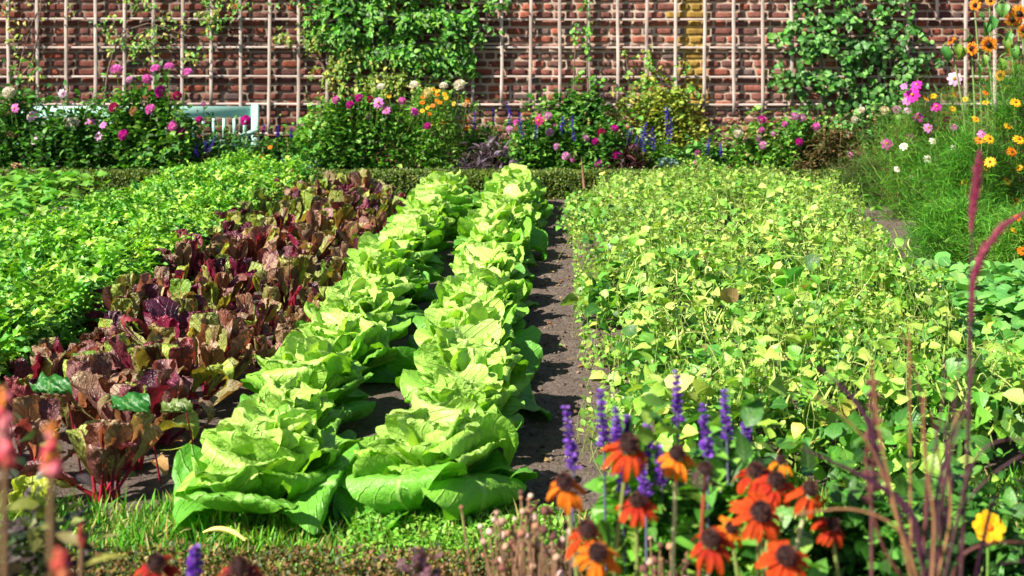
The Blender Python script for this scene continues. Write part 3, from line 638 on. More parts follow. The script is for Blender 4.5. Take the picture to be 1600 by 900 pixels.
def border(name,label,cat,px,D,wpx,topy,T,cols,n,size,flowers=(),boty=None,stemn=25,dens=1.5,group=None,M=None,stemcol=(.12,.2,.04),lean=0,up=(-.3,1.1),depth=.5):
    """flowers: (kind,px,py,r_px,colour)"""
    x=(px-800)/F*D; w=wpx/2/F*D*1.5; zt=.03+H-(topy-HY)/F*D; t=thing(name,label,cat,(x,D,0),group); off=(x,D,0)
    m1,m2=MB(),MB(); n=int(n*1.8)
    a=R.uniform(0,6.28,n); r=R.random(n)**(1/dens)*1.0; zz=R.random(n)**.8
    env=np.sqrt(np.clip(1-(np.clip(zz-.5,0,1)/.54)**2,0,1))*(.75+.25*np.sin(a*3+x*9)+.15*np.sin(a*5))
    pos=np.stack([x+w*r*env*np.cos(a)*(1+.5*(R.random(n)<.08)),D+min(w,.3)*depth*2*r*env*np.sin(a),zt*zz*(.86+.16*np.sin(a*4+x)+.3*(R.random(n)<.06))],-1)
    nd=np.stack([np.cos(a),np.sin(a),0*a],-1)*.6+rdir(n,up)
    scatter(m1,T,pos,nd,ups(n,.5),size*R.uniform(.6,1.3,n),mixc(cols,n,.28))
    for i in range(stemn): q=pos[R.integers(n)]; tube(m2,bend((x+R.normal(0,.05),D+R.normal(0,.04),0),q,4,0,R.normal(0,.02)),(.004,.002),4,stemcol)
    m1.build('foliage',M or M_leaf,t,off)
    if name in('dahlia','zinnia'):
        for i in range(16):
            q=np.array([x+R.normal(0,w*.55),D-R.uniform(0,.15),zt*R.uniform(.75,1.12)]); blob(m2,q,R.uniform(.006,.011),5,7,mixc([(.3,.4,.08),(.4,.35,.12),(.3,.17,.07)],1)[0],.15); tube(m2,bend((x+(q[0]-x)*.7,D,zt*.4),q,4,0,R.normal(0,.01)),.0018,4,stemcol)
    for (k,fx,fy,rp,c) in flowers:
        Df=D-R.uniform(.05,.22); p=P(fx,fy,Df); r_=rp*1.06/F*Df; m=MB(); mt=M_petal; nm='flower'
        face=(R.normal(-.15,.3),-1,R.uniform(.2,.7))
        if k=='pom': flowerhead_pompon(m,p,r_,np.array(c),46,face)
        elif k=='flat': flowerhead_pompon(m,p,r_,np.array(c),40,(R.normal(0,.2),-.35,1))
        elif k=='cos': flowerhead_ray(m,p,r_,np.array(c),8,.32,face)
        elif k=='dai': flowerhead_ray(m,p,r_,np.array(c),11,.2,(R.normal(0,.3),-.7,.8),(.3,.1,.01),.3,.15,2)
        elif k=='sun': flowerhead_ray(m,p,r_,np.array(c),18,.16,face,(.03,.012,.008),.38,.05,2)
        elif k=='dry': flowerhead_pompon(m,p,r_,np.array(c),30,(0,-.3,-1)); mt=M_dry; nm='seed_head'
        if k in('spk','tan'):
            nm='flower_spike'; b=p+np.array([R.normal(0,.015),0,-rp/F*Df]); e=p+np.array([R.normal(0,.012),0,rp/F*Df])
            spike(m,b,e,.016 if k=='spk' else .010,[c],90 if k=='spk' else 80,.5); mt=M_petal if k=='spk' else M_dry; p=b
        m.build(nm,mt,t,off)
        tube(m2,bend((x+(p[0]-x)*.55,D+R.normal(0,.03),.05),p+np.array([0,.006,-.004]),6,0,R.normal(0,.012)),(.0035,.0022),4,stemcol if k!='tan' else (.3,.22,.1))
    m2.build('stems',M_stem,t,off)
    return t
dl=[tmpl(ovate(.3),5,3,.2,.8,.02),tmpl(oval(.26),5,3,.25,.6)]
nl=[tmpl(lance(.13),5,3,.2,.8)]
DG=[(.04,.17,.02),(.07,.25,.03),(.12,.34,.04),(.03,.1,.015)]; LG=[(.13,.4,.04),(.2,.46,.05),(.1,.3,.03),(.28,.48,.07)]
GR='dahlias and other flowers in the border before the wall'
p_='pom'
border('dahlia','white and pale pink dahlia at the left picture edge','dahlia',25,10.15,130,150,dl,DG,1700,.06,
  [(p_,14,145,11,WHT),('cos',22,169,8,PNK),('cos',49,180,10,PAL),('dry',20,208,12,TAN),('dry',27,257,11,TAN),('cos',52,219,7,PAL)],group=GR)
border('dahlia','bushy dahlia with one cream bloom before the bench','dahlia',120,10.1,170,180,dl,DG,1700,.06,
  [(p_,114,194,12,WHT),('cos',142,192,9,PNK),('cos',153,211,8,PAL),('cos',160,195,6,PNK),('cos',97,146,7,PAL),(p_,130,251,5,MAG)],group=GR)
border('dahlia','tall magenta dahlia with the highest blooms before the bench','dahlia',225,10.15,170,150,dl,DG+LG,2800,.062,
  [('flat',182,110,11,PNK),('flat',243,108,9,PNK),('flat',264,105,9,PNK),('flat',293,114,9,PNK),(p_,230,124,9,PNK),(p_,251,143,10,MAG),(p_,202,125,6,PAL),(p_,277,150,8,DPK),(p_,178,168,9,DPK),(p_,209,174,8,TAN),(p_,235,171,9,PNK),(p_,272,197,10,PNK),(p_,285,207,8,MAG),(p_,193,211,9,MAG)],group=GR)
border('salvia','dim violet salvia with dry spikes at the bench right end','salvia',345,10.2,110,215,nl,DG,1500,.06,
  [('spk',322,230,10,BLU),('spk',335,225,12,BLU),('spk',310,225,9,BLU),('spk',306,238,9,BLU),('tan',320,200,18,TAN),('tan',345,200,20,TAN),('tan',357,210,22,TAN),('pom',384,188,9,MAG),(p_,311,187,6,MAG),(p_,318,163,4,PNK),('tan',398,215,26,(.5,.42,.2)),('tan',386,212,18,(.5,.42,.2))],group=GR)
border('flower_clump','low leafy clump under the bare trellis left of centre','flowering plant',435,10.2,120,225,nl+dl,DG,1700,.05,
  [('spk',412,204,8,BLU),('spk',434,206,8,BLU),('spk',453,208,8,BLU),('spk',441,255,8,BLU),('dai',410,245,5,ORG),('dai',422,230,4,ORG),('tan',405,195,18,TAN),('tan',448,215,14,TAN)],group=GR)
border('verbascum','broad clump with tan seed spikes left of the middle dahlias','flowering plant',500,10.3,90,195,dl,LG,1500,.07,
  [('tan',483,170,20,TAN),('tan',492,180,24,TAN),('tan',500,165,22,TAN),('tan',508,178,22,TAN),('tan',488,200,20,TAN),('tan',478,222,14,TAN)],group=GR)
border('dahlia','leafy dahlia with a row of small purple-pink pompons','dahlia',560,10.1,170,160,dl,DG+LG,3000,.055,
  [(p_,525,156,7,PNK),(p_,547,164,7,MAG),(p_,561,153,7,MAG),(p_,578,155,6,DPK),('cos',591,160,9,PNK),(p_,628,158,7,PNK),(p_,577,182,7,PAL),('cos',603,172,7,PNK),('cos',649,174,7,MAG),(p_,668,197,6,MAG)],group=GR)
border('marigold','tall yellow-orange daisy clump with cream blooms above it','daisy plant',675,10.2,130,150,nl,LG,3200,.05,
  [('flat',595,137,8,WHT),('flat',647,134,9,WHT),(p_,668,146,10,(.85,.8,.4)),('flat',693,135,8,WHT),(p_,718,133,10,WHT)]+[('dai',a,b,4,ORG if i%2 else YEL) for i,(a,b) in enumerate([(608,150),(634,201),(608,215),(660,160),(677,140),(683,148),(697,153),(683,157),(709,162),(676,165),(660,173),(671,178),(684,142),(693,192),(676,193),(687,160),(668,168),(731,156),(695,147),(661,152)])]+[('dry',729,162,8,TAN)],group=GR)
border('salvia','slim violet salvia with dry spikes right of the orange daisies','salvia',745,10.4,110,205,nl,DG,1600,.06,
  [('spk',740,188,14,BLU),('spk',767,182,12,BLU),('spk',794,172,12,BLU),('spk',795,185,10,BLU),('tan',772,205,18,TAN),('tan',780,200,18,TAN),('tan',760,210,18,TAN),('tan',722,215,20,TAN),('tan',700,185,20,TAN),('dai',724,190,5,ORG),('dai',730,200,5,ORG),('dai',728,180,4,ORG)],group=GR)
border('purple_shrub','dark purple leafy plant just above the hedge','purple plant',765,9.98,75,232,nl,[(.05,.02,.05),(.09,.05,.1),(.16,.11,.18)],420,.095,group=GR)
border('dahlia','pink and white dahlia clump right of the purple-leaved plant','dahlia',860,10.1,130,190,dl,LG+DG,2500,.05,
  [(p_,857,182,7,PAL),('cos',841,188,9,DPK),(p_,859,207,7,PAL),(p_,867,196,5,PNK),(p_,807,192,6,PNK),(p_,796,202,6,PAL),(p_,870,229,6,PAL),(p_,884,244,7,PAL),(p_,897,247,7,PNK),(p_,790,232,4,PAL)]+[('spk',a,b,12,BLU) for a,b in ((815,198),(818,215),(812,190),(838,205),(877,195),(885,200),(894,190),(895,208))],group=GR)
border('dahlia','pink dahlia clump behind the wooden stake','dahlia',940,10.1,90,205,dl,DG,1500,.05,
  [(p_,915,217,7,PAL),(p_,940,208,8,DPK),(p_,930,221,6,MAG),(p_,960,201,7,MAG),(p_,935,255,7,PNK),(p_,963,243,8,MAG)],group=GR)
border('purple_shrub','burgundy grassy plant left of the blue kale','purple plant',972,10.0,70,238,nl,[(.1,.02,.04),(.06,.015,.03),(.12,.06,.05)],350,.09,group=GR)
border('salvia','tall violet-blue salvia clump with many upright spikes','salvia',1010,10.2,110,225,nl+dl,LG,1400,.05,
  [('spk',a,b,c,BLU) for a,b,c in ((981,220,14),(988,212,14),(992,226,14),(1000,215,16),(1004,222,16),(1008,205,14),(1012,222,15),(1018,215,16),(1020,225,12),(1042,190,20),(1046,205,20),(1050,200,16),(1040,178,10))]+[('pom',992,230,5,PNK)],group=GR)
border('rambling_shrub','yellow-green rambling shrub reaching up the trellis right of centre','shrub',1030,10.75,140,150,dl,GY+[(.4,.42,.06)],2600,.05,boty=None,group=None,depth=.25)
climber('rambling_rose','thin leafy shoots of a rambler below the yellow bricks',[(985,110,10,22,40),(1012,105,10,30,60),(1045,150,40,25,140),(1065,105,8,18,24),(1000,150,40,20,110),(1020,135,25,15,50),(1060,140,25,20,60),(975,85,8,6,10)],hv,GY+G1,.04,1.2,[[(1010,270),(1010,160),(1013,75)],[(1000,260),(990,150),(975,80)],[(1040,260),(1055,150),(1066,95)],[(960,260),(1000,180),(1090,200)]])
border('green_shrub','rounded green shrub below the slender climber','shrub',900,10.6,140,158,hv,DG+[(.2,.4,.07)],2200,.055,depth=.25)
# blue kale
def kale(px,D,py,label,s=1.,cols=((.1,.2,.17),(.17,.3,.25)),n=22):
    x=(px-800)/F*D; t=thing('kale',label,'kale',(x,D,0)); z0=H-(py-HY)/F*D; m=MB(); m2=MB(); tube(m2,[(x,D,0),(x,D,z0*.6),(x,D,z0)],(.012,.009),6,(.2,.28,.18))
    for i in range(n): blade(m,(x,D,z0-.04*R.random()),i*2.4,R.uniform(.13,.2)*s,.022*s,R.uniform(15,80),R.uniform(-30,50),lambda u:np.sin(PI*u**.8)**.7+.08,9,5,.4,.3,3,.003,np.array(cols[i%2])*R.uniform(.8,1.2),None,R.normal(0,.3))
    m.build('leaves',M_chard_g,t,(x,D,0)); m2.build('stalk',M_stem,t,(x,D,0))
M_chard_g=leafmat('kale_leaf',.5,.15,(.4,.5,.45),.5,8,.5,110,(1,1.2,.8),.4,.2)
kale(1045,9.95,262,'blue-green kale with long arching leaves above the hedge',1.1)
kale(492,9.95,262,'small blue-green kale above the hedge left of centre',.7,n=14)
kale(958,6.2,395,'silvery pale kale standing among the beans near the path',.6,((.3,.45,.38),(.4,.5,.45)),16)
border('flower_clump','leafy clump with three small pink blooms right of the kale','flowering plant',1100,10.15,90,235,dl,DG,1400,.055,
  [(p_,1090,239,5,PNK),('cos',1087,254,7,MAG),(p_,1091,271,5,PNK),(p_,1115,253,5,PNK),('spk',1108,230,12,BLU),('spk',1125,235,10,BLU),('cos',1078,254,5,MAG)],group=GR)
border('dahlia','pale pink dahlia with withered brown stems right of centre','dahlia',1180,10.1,110,200,dl,LG+[(.3,.2,.08)],1500,.05,
  [(p_,1190,187,7,MAG),(p_,1153,208,8,WHT),(p_,1170,220,6,PAL),(p_,1185,216,6,PAL),(p_,1192,227,7,PAL),(p_,1190,203,5,PNK),('dry',1143,188,9,(.3,.15,.08)),('tan',1160,185,14,TAN),('tan',1175,180,12,TAN),('tan',1130,205,16,TAN)],group=GR)
border('dahlia','lilac dahlia clump with five blooms below the dark climber','dahlia',1250,10.05,120,195,dl,LG+DG,2200,.05,
  [(p_,1242,182,7,PAL),(p_,1253,184,7,PAL),(p_,1275,198,7,PNK),(p_,1226,194,5,PNK),(p_,1208,209,5,PAL),(p_,1249,222,7,MAG),('dry',1262,208,7,(.45,.3,.1))],group=GR)
border('withered_plant','brown withered clump behind the bean bed right corner','withered plant',1300,9.9,120,215,nl,[(.14,.08,.04),(.22,.13,.06),(.1,.12,.03)],2000,.06,
  [('tan',1290,205,14,TAN),('tan',1310,200,14,TAN),('cos',1327,242,6,PNK)],group=GR)
border('zinnia','cream zinnias with bare stems under the dark climber','zinnia',1370,9.9,110,185,nl,DG+[(.2,.2,.06)],1500,.05,
  [(p_,1346,172,6,WHT),(p_,1335,187,6,WHT),(p_,1382,173,8,(.85,.8,.55)),(p_,1401,172,8,PAL),('tan',1365,180,14,TAN),('cos',1347,242,9,MAG),('cos',1405,211,7,DPK)],group=GR)
ft=[tmpl(lambda u:.012+.004*np.sin(u*9),4,2,0,.6),tmpl(lambda u:.014+0*u,4,2,0,1.2)]
FG=[(.07,.3,.02),(.03,.16,.01),(.12,.4,.03),(.2,.46,.04),(.04,.12,.01)]; FB=[(.2,.14,.05),(.13,.2,.04),(.08,.18,.03)]
def cosmos(label,px,D,wpx,topy,cols,n,fl,name='cosmos',g='feathery cosmos plants in the right border'):
    return border(name,label,'cosmos',px,D,wpx,topy,ft,cols,n,.075,fl,group=g,M=M_fine,stemn=60,stemcol=(.2,.28,.06),up=(-.2,1.4))
cosmos('magenta cosmos with the biggest blooms right of the dark climber',1430,9.6,120,170,FG+FB,5200,[('cos',1425,148,12,MAG),('cos',1432,132,9,MAG),('cos',1463,166,9,MAG),('cos',1434,183,9,MAG),('cos',1417,158,7,PNK),('cos',1412,134,6,PNK),('cos',1450,199,8,PNK),('cos',1424,216,8,MAG),('cos',1386,224,10,MAG),('cos',1418,172,6,PAL),('dai',1447,153,6,YEL),('dai',1458,150,6,YEL)])
cosmos('tall cosmos carrying one large pale pink bloom',1485,9.8,90,150,FG+FB,3600,[('cos',1491,123,12,PAL),('dai',1492,148,5,YEL),('dai',1489,170,5,YEL),('cos',1480,187,7,DPK),('cos',1490,197,7,PNK),('cos',1474,200,5,DPK),('dai',1508,155,5,YEL)])
cosmos('brownish cosmos with small white blooms beside the soil gap',1420,8.6,100,225,FB+FG,4200,[('cos',1412,228,7,WHT),('cos',1450,248,7,WHT),('cos',1445,278,8,WHT),('cos',1458,220,6,WHT),('cos',1402,264,5,WHT),('cos',1490,230,5,WHT),('cos',1424,275,4,WHT)])
cosmos('low dark cosmos foliage at the right end of the hedge',1355,9.3,100,255,[(.05,.13,.02),(.08,.17,.03),(.12,.12,.04)],3800,[])
cosmos('bright feathery orange cosmos in the middle of the right border',1510,8.0,140,220,FG,8000,[('dai',1531,218,8,ORG),('dai',1546,217,8,YEL),('cos',1534,209,7,PNK),('dai',1507,285,6,YEL),('dai',1547,253,9,YEL),('dai',1539,262,7,YEL),('dai',1541,325,8,YEL),('dai',1510,330,7,ORG),('dai',1525,186,6,YEL)])
cosmos('tall feathery orange cosmos at the right picture edge',1590,8.2,150,110,FG,9500,[('dai',1587,160,8,YEL),('dai',1575,197,6,YEL),('dai',1592,218,9,YEL),('dai',1581,237,8,ORG),('dai',1561,285,8,YEL),('dai',1574,283,7,YEL),('dai',1588,315,8,YEL),('dai',1574,301,6,ORG),('dai',1540,145,5,ORG),('dai',1540,160,5,YEL),('dai',1592,262,6,YEL)])
cosmos('low feathery cosmos with deep orange blooms near the round-leaved greens',1500,6.9,150,330,FG,6500,[('dai',1560,371,9,ORG),('dai',1536,430,8,ORG),('dai',1548,412,9,ORG),('dai',1540,384,6,ORG)])
cosmos('marigold bush at the right picture edge below the cosmos',1590,6.6,120,345,FG+LG,5000,[('dai',1597,392,8,ORG),('dai',1585,360,6,YEL),('dai',1590,340,6,ORG)],name='marigold_bush')
# sunflowers
sl=[tmpl(ovate(.25),8,5,.45,1.5,.03),tmpl(ovate(.22),8,5,.7,2.0,.03)]
def sunflower(label,fl,px,D,base):
    x=(base-800)/F*D; t=thing('sunflower',label,'sunflower',(x,D,0),'rust and yellow sunflowers at the top right'); off=(x,D,0); m1,m2=MB(),MB()
    for (fx,fy,rp,fc) in fl:
        p=P(fx,fy,D); m=MB(); flowerhead_ray(m,p,rp/F*D,np.array((.8,.3,.02)),20,.13,fc,(.025,.01,.006),.42,.05,2); flowerhead_ray(m,p+unit(np.array(fc,float))*.003,rp/F*D*.72,np.array((.35,.05,.01)),18,.13,fc,(.025,.01,.006),.42,.0,1)
        m.build('flower',M_petal,t,off); tube(m2,bend((x,D+.05,.0),p+np.array([0,.02,-.01]),10,0,.03),(.011,.006),6,(.2,.28,.1))
    for (lx,ly,s) in px:
        p=P(lx,ly,D); scatter(m1,sl,[p],[(R.normal(0,.3),-.3,-1)],[(R.normal(0,.4),-1,.2)],s,mixc([(.06,.24,.04),(.12,.34,.06),(.2,.38,.05)],1)); tube(m2,bend(p+np.array([.08*R.choice([-1,1]),.03,.02]),p,4,.02),.004,4,(.2,.3,.1))
    m1.build('leaves',M_leaf,t,off); m2.build('stem',M_stem,t,off)
sunflower('sunflower with a round rust-ringed bloom facing the camera',[(1545,70,13,(0,-1,.1))],[(1552,25,.16),(1540,35,.13),(1537,85,.12),(1562,90,.13)],9.3,1552)
sunflower('sunflower with drooping yellow petals beside the batten',[(1519,76,11,(-.8,-.5,.2)),(1487,64,9,(-.5,-.3,.9))],[(1473,72,.15),(1492,68,.14),(1503,72,.14),(1515,52,.1),(1530,100,.1)],9.4,1520)
sunflower('sunflower cluster cut by the right picture edge',[(1592,22,14,(-.2,-1,.3)),(1581,30,12,(.3,-1,-.1)),(1600,48,11,(0,-1,0)),(1583,78,10,(.4,-1,.0)),(1563,118,9,(-1,-.4,.1))],[(1578,50,.12),(1585,70,.14),(1570,60,.12),(1600,90,.14),(1572,5,.12)],9.0,1586)
sunflower('sunflower with a small bloom at the top picture edge',[(1524,8,9,(-.6,-.8,.2)),(1548,2,8,(0,-1,.5))],[(1560,5,.12),(1530,20,.08),(1566,95,.1)],9.5,1535)
# wooden stake
p=P(912,300,9.35); t=thing('wooden_stake','short weathered brown stake standing at the hedge behind the beans','stake',(p[0],9.35,0)); mb=MB(); tube(mb,[(p[0]+.01,9.35,0),(p[0]+.004,9.35,.12),(p[0]-.006,9.35,.22),(p[0]-.018,9.35,.335)],(.011,.012,.008,.002),7,(.3,.14,.09)); mb.build('post',M_dry,t,(p[0],9.35,0))

# ================================================================== FOREGROUND
def rudbeckia(px,py,rp,D,col,label,face,droop=.45,bx=None,stem=(.24,.3,.08),dead=False):
    p=P(px,py,D); r=rp*1.1/F*D; gx=((bx or px)-800)/F*D; t=thing('rudbeckia',label,'rudbeckia',(gx,D+.05,0),'orange coneflowers in the foreground'); off=(gx,D+.05,0)
    m,c,s=MB(),MB(),MB(); f=unit(np.array(face,float)); M=frames(f[None],np.array([[.1,.2,1.]]))[0]; n=int(R.integers(14,19)); cr_=R.uniform(.75,1.)
    a=np.arange(n)*2*PI/n+R.normal(0,.12,n); d=np.stack([np.cos(a),-droop+R.normal(0,.1,n),np.sin(a)],-1)@M.T
    d[:,2]-=R.uniform(0,.35,n)*(R.random(n)<.35)
    K=[tmpl(lambda u:.17*np.sin(PI*np.clip(u*.84+.1,0,1))**.55,9,5,.3,.9,.02),tmpl(lambda u:.14*np.sin(PI*np.clip(u*.84+.1,0,1))**.6,9,5,.5,1.5,.04)]
    if dead: K=[tmpl(lambda u:.1*np.sin(PI*np.clip(u*.84+.1,0,1)),6,3,.6,2.2,.05)]
    n0=len(m.V); cols=mixc([col],n,.16); scatter(m,K,p+d*r*.22,d,np.tile(f,(n,1))+R.normal(0,.15,(n,3)),r*R.uniform(.66,.92,n),cols)
    for i in range(n0,len(m.V)):
        if dead: break
        u=m.U[i][:,1:2]; tip=np.array((.92,.3,.01)) if col[1]>.1 else np.array((.7,.1,.008))
        m.K[i]=m.K[i]*(1-np.clip(u*1.2-.35,0,1))+np.clip(u*1.2-.35,0,1)*tip
    m.build('petals',M_ray if not dead else M_dry,t,off)
    # cone of packed florets
    bl=MB(); k=90; i=np.arange(k); th=np.sqrt((i+.5)/k)*1.65; aa=i*2.39996
    dd=np.stack([np.sin(th)*np.cos(aa),np.cos(th)*1.25,np.sin(th)*np.sin(aa)],-1)@M.T
    blob(c,p+f*r*.1,(r*.28*cr_,r*.28*cr_,r*.28),7,10,(.03,.012,.012)); scatter(c,[tmpl(oval(.35),4,3,.5,0)],p+f*r*.1+dd*r*.24,dd,np.tile(f,(k,1))+R.normal(0,.3,(k,3)),r*.14,mixc([(.05,.015,.02),(.09,.03,.02)],k,.3)); c.build('cone',M_dry,t,off)
    tube(s,bend((gx,D+.05,0),p-f*r*.05,9,0,R.normal(0,.022)),(.004,.0026),7,stem); s.build('stem',M_stem,t,off)
OR=(.6,.06,.006); RD=(.45,.025,.008)
rud=[(982,700,45,1.75,OR,'largest orange coneflower, highest of the group, below the violet spikes',(.15,-.5,1),.55,990),
(883,757,38,1.72,(.8,.2,.01),'orange coneflower with drooping petals nearest the front lettuce',(-.1,-.55,1),.6,905),
(1057,712,34,1.8,(.85,.22,.01),'yellow-orange coneflower on a pale slanting stem',(0,-.6,1),.5,1020,(.6,.65,.3)),
(995,786,34,1.75,RD,'flat red-orange coneflower under the highest one',(0,-.4,1),.35,995),
(917,832,42,1.68,OR,'orange coneflower overlapping another at lower left of the group',(.1,-.6,1),.45,935),
(933,866,40,1.62,(.8,.2,.01),'orange coneflower lowest at the left of the group',(0,-.8,.9),.4,945),
(1180,740,38,1.85,RD,'red-orange coneflower at the upper left of the dense cluster',(-.1,-.6,1),.5,1195),
(1212,755,38,1.8,RD,'red-orange coneflower in the middle of the dense cluster',(.1,-.6,1),.5,1210),
(1220,722,22,1.95,(.85,.25,.01),'small yellow-orange coneflower on top of the dense cluster',(0,-.3,1),.5,1225),
(1265,768,36,1.78,OR,'orange coneflower with hanging petals at the right of the cluster',(.2,-.5,1),.7,1210,(.55,.6,.3)),
(1187,802,44,1.72,OR,'large orange coneflower facing the camera below the dense cluster',(.1,-.9,.8),.3,1190),
(1110,846,42,1.68,RD,'red coneflower at the bottom left of the large one',(-.1,-.7,1),.45,1135,(.6,.65,.35)),
(1142,826,26,1.8,(.8,.2,.01),'small orange coneflower tucked between two larger ones',(.1,-.8,.8),.3,1150),
(1227,872,44,1.62,OR,'lowest coneflower, deep orange, cut near the bottom edge',(0,-.8,.9),.4,1225),
(1300,822,30,1.8,RD,'half-hidden red coneflower at the right end of the group',(.4,-.6,1),.5,1290),
(245,884,40,1.7,(.3,.01,.012),'dark red coneflower at the bottom edge left of centre',(0,-.5,1),.4,245)]
for a in rud: rudbeckia(*a)
rudbeckia(1102,738,34,1.75,(.06,.03,.03),'withered dark brown coneflower on a red stem',(0,-.4,1),.7,1078,(.35,.07,.04),True)
rudbeckia(375,893,45,1.6,(.14,.01,.025),'very dark maroon bloom at the bottom edge below the lettuces',(0,-.3,1),.3,375,(.2,.1,.05))
# foreground salvias
def salvia(px,y0,y1,D,label,lean=0,w=1.):
    a=P(px,y0,D); b=P(px+lean,y1,D); gx=(px-800)/F*D+.01; t=thing('salvia_spike',label,'salvia',(gx,D,0),'violet salvia spikes in the foreground'); off=(gx,D,0); m,s=MB(),MB()
    n=int(abs(y1-y0)*1.9); spike(m,b,a,.0115*w,[(.26,.08,.58),(.17,.05,.45),(.36,.16,.68)],n,.55); m.build('blossoms',M_petal,t,off)
    tube(s,[(gx,D,0),(gx,D,b[2]*.6),b,a],(.003,.0015),5,(.12,.12,.2)); s.build('stem',M_stem,t,off)
for a in ((884,638,735,2.0,'violet salvia spike standing alone left of the coneflowers, before the path',12),
(938,612,700,2.05,'tallest violet salvia spike over the path',6),(962,640,700,2.1,'short violet spike between two taller ones over the path',4),
(982,650,690,2.12,'tiny violet spike tip just above the largest coneflower',0),(1010,660,720,2.1,'violet salvia spike right of the largest coneflower',5),
(1057,582,668,2.1,'highest violet salvia spike, gappy, before the bean leaves',2),(1098,635,715,2.05,'dense violet salvia spike above the withered coneflower',8),
(1132,612,690,2.1,'slim violet salvia spike right of the dense one',4),(1167,648,700,2.15,'short violet salvia spike at the right end of the salvias',-3),
(968,715,775,2.05,'violet salvia spike behind the stem of the largest coneflower',6),(1000,722,780,2.0,'bushy violet salvia spike between the coneflower stems',10),
(1030,700,760,2.08,'dim violet salvia spike beside the pale slanting stem',4),(305,855,905,1.7,'blue-violet salvia spike at the bottom edge left of centre',0),(95,868,905,1.6,'blurred violet salvia spike at the bottom left corner',3)): salvia(*a)
# foliage bushes below them
def bush(name,label,cat,px,D,wpx,topy,T,cols,n,size,mat=None):
    return border(name,label,cat,px,D,wpx,topy,T,cols,n,size,(),stemn=40,M=mat,depth=.6)
bush('rudbeckia_foliage_bush','leafy green bush under the left coneflowers','leafy bush',995,2.1,120,785,dl,LG,1900,.05)
bush('rudbeckia_foliage_bush','leafy green bush under the dense coneflower cluster','leafy bush',1150,2.1,210,785,dl,DG+LG,2000,.05)
bush('foliage_bush','shaded leafy bush below the fountain grass','leafy bush',1360,2.25,220,810,dl,DG,1900,.045)  # shade of the bottom right corner put into the darker leaf colours
bush('weed_bush','tangled leafy weeds in the bottom right corner','weeds',1540,2.4,220,810,dl+nl,DG,1800,.04)  # darker leaf colours stand in for the shade in this corner
bush('dark_foliage_bush','dark shaded leafy plant filling the bottom left corner','leafy bush',50,2.0,150,835,dl+nl,[(.03,.05,.03),(.05,.09,.03),(.08,.05,.06),(.2,.22,.05)],900,.04)
# dried seed heads
t=None
for i,(px,py,lab) in enumerate(((815,850,'brown dried stalks with pale seed heads left of the coneflowers'),(862,870,'dense dried brown seed heads at the bottom beside the coneflowers'),(1040,895,'dried brown seed heads at the bottom between coneflower stems'))):
    D=2.0; x=(px-800)/F*D; t=thing('dried_plant',lab,'dried plant',(x,D,0)); m1,m2=MB(),MB()
    for k in range(46):
        q=P(px+R.normal(0,28),py+R.normal(0,38) if i<2 else py+R.normal(0,20),D+R.normal(0,.05))
        if i==0 and k<3: q=P(px+R.normal(20,8),775+10*k,D)
        m1=MB(); blob(m1,q,R.uniform(.003,.009)*np.array([1,1,.8]),6,8,mixc([(.3,.14,.08),(.45,.28,.2),(.2,.08,.06),(.35,.18,.1),(.6,.42,.34),(.12,.05,.04)],1)[0],.25)
        m1.build('seed_head',M_dry,t,(x,D,0)); tube(m2,bend((x+R.normal(0,.02),D,0),q,5,0,R.normal(0,.01)),.0016,4,(.3,.17,.1))
    m2.build('stems',M_dry,t,(x,D,0))
# purple fountain grass
GDp=1.55; gx=(1450-800)/F*GDp; fg=thing('fountain_grass','dark purple fountain grass with two drooping pink plumes','ornamental grass',(gx,GDp,0)); off=(gx,GDp,0)
def curve(pts,n=16,D=GDp):
    p=np.array([P(a,b,D) for a,b in pts]); tt=np.r_[0,np.cumsum(np.linalg.norm(np.diff(p,axis=0),axis=1))]; q=np.linspace(0,tt[-1],n)
    s=np.stack([np.interp(q,tt,p[:,i]) for i in range(3)],-1)
    for _ in range(3): s[1:-1]=(s[:-2]+2*s[1:-1]+s[2:])/4
    return s
def plume(pts,r):
    m=MB(); s=curve(pts,60); tg=unit(np.gradient(s,axis=0)); n=900; i=R.integers(0,60,n); a=R.normal(0,1,(n,3)); d=unit(a-(a*tg[i]).sum(1)[:,None]*tg[i])*.5-tg[i]*.9*0+tg[i]*-1.0
    f=np.sin(PI*np.clip(i/59*.9+.08,0,1))**.6
    scatter(m,[tmpl(lambda u:.06*(1-u)+.01,3,2,0,.3)],s[i],-d,ups(n),r*2.6*f*R.uniform(.7,1.2,n),mixc([(.4,.06,.13),(.3,.03,.1),(.55,.16,.22),(.2,.02,.08)],n,.2))
    tube(m,s,(r*.4,r*.7,r*.3),6,(.3,.04,.1)); m.build('plume',M_petal,fg,off)
plume([(1517,362),(1521,320),(1527,275),(1531,236)],.0052)
plume([(1517,500),(1520,440),(1535,395),(1565,355),(1612,325)],.005)
m=MB()
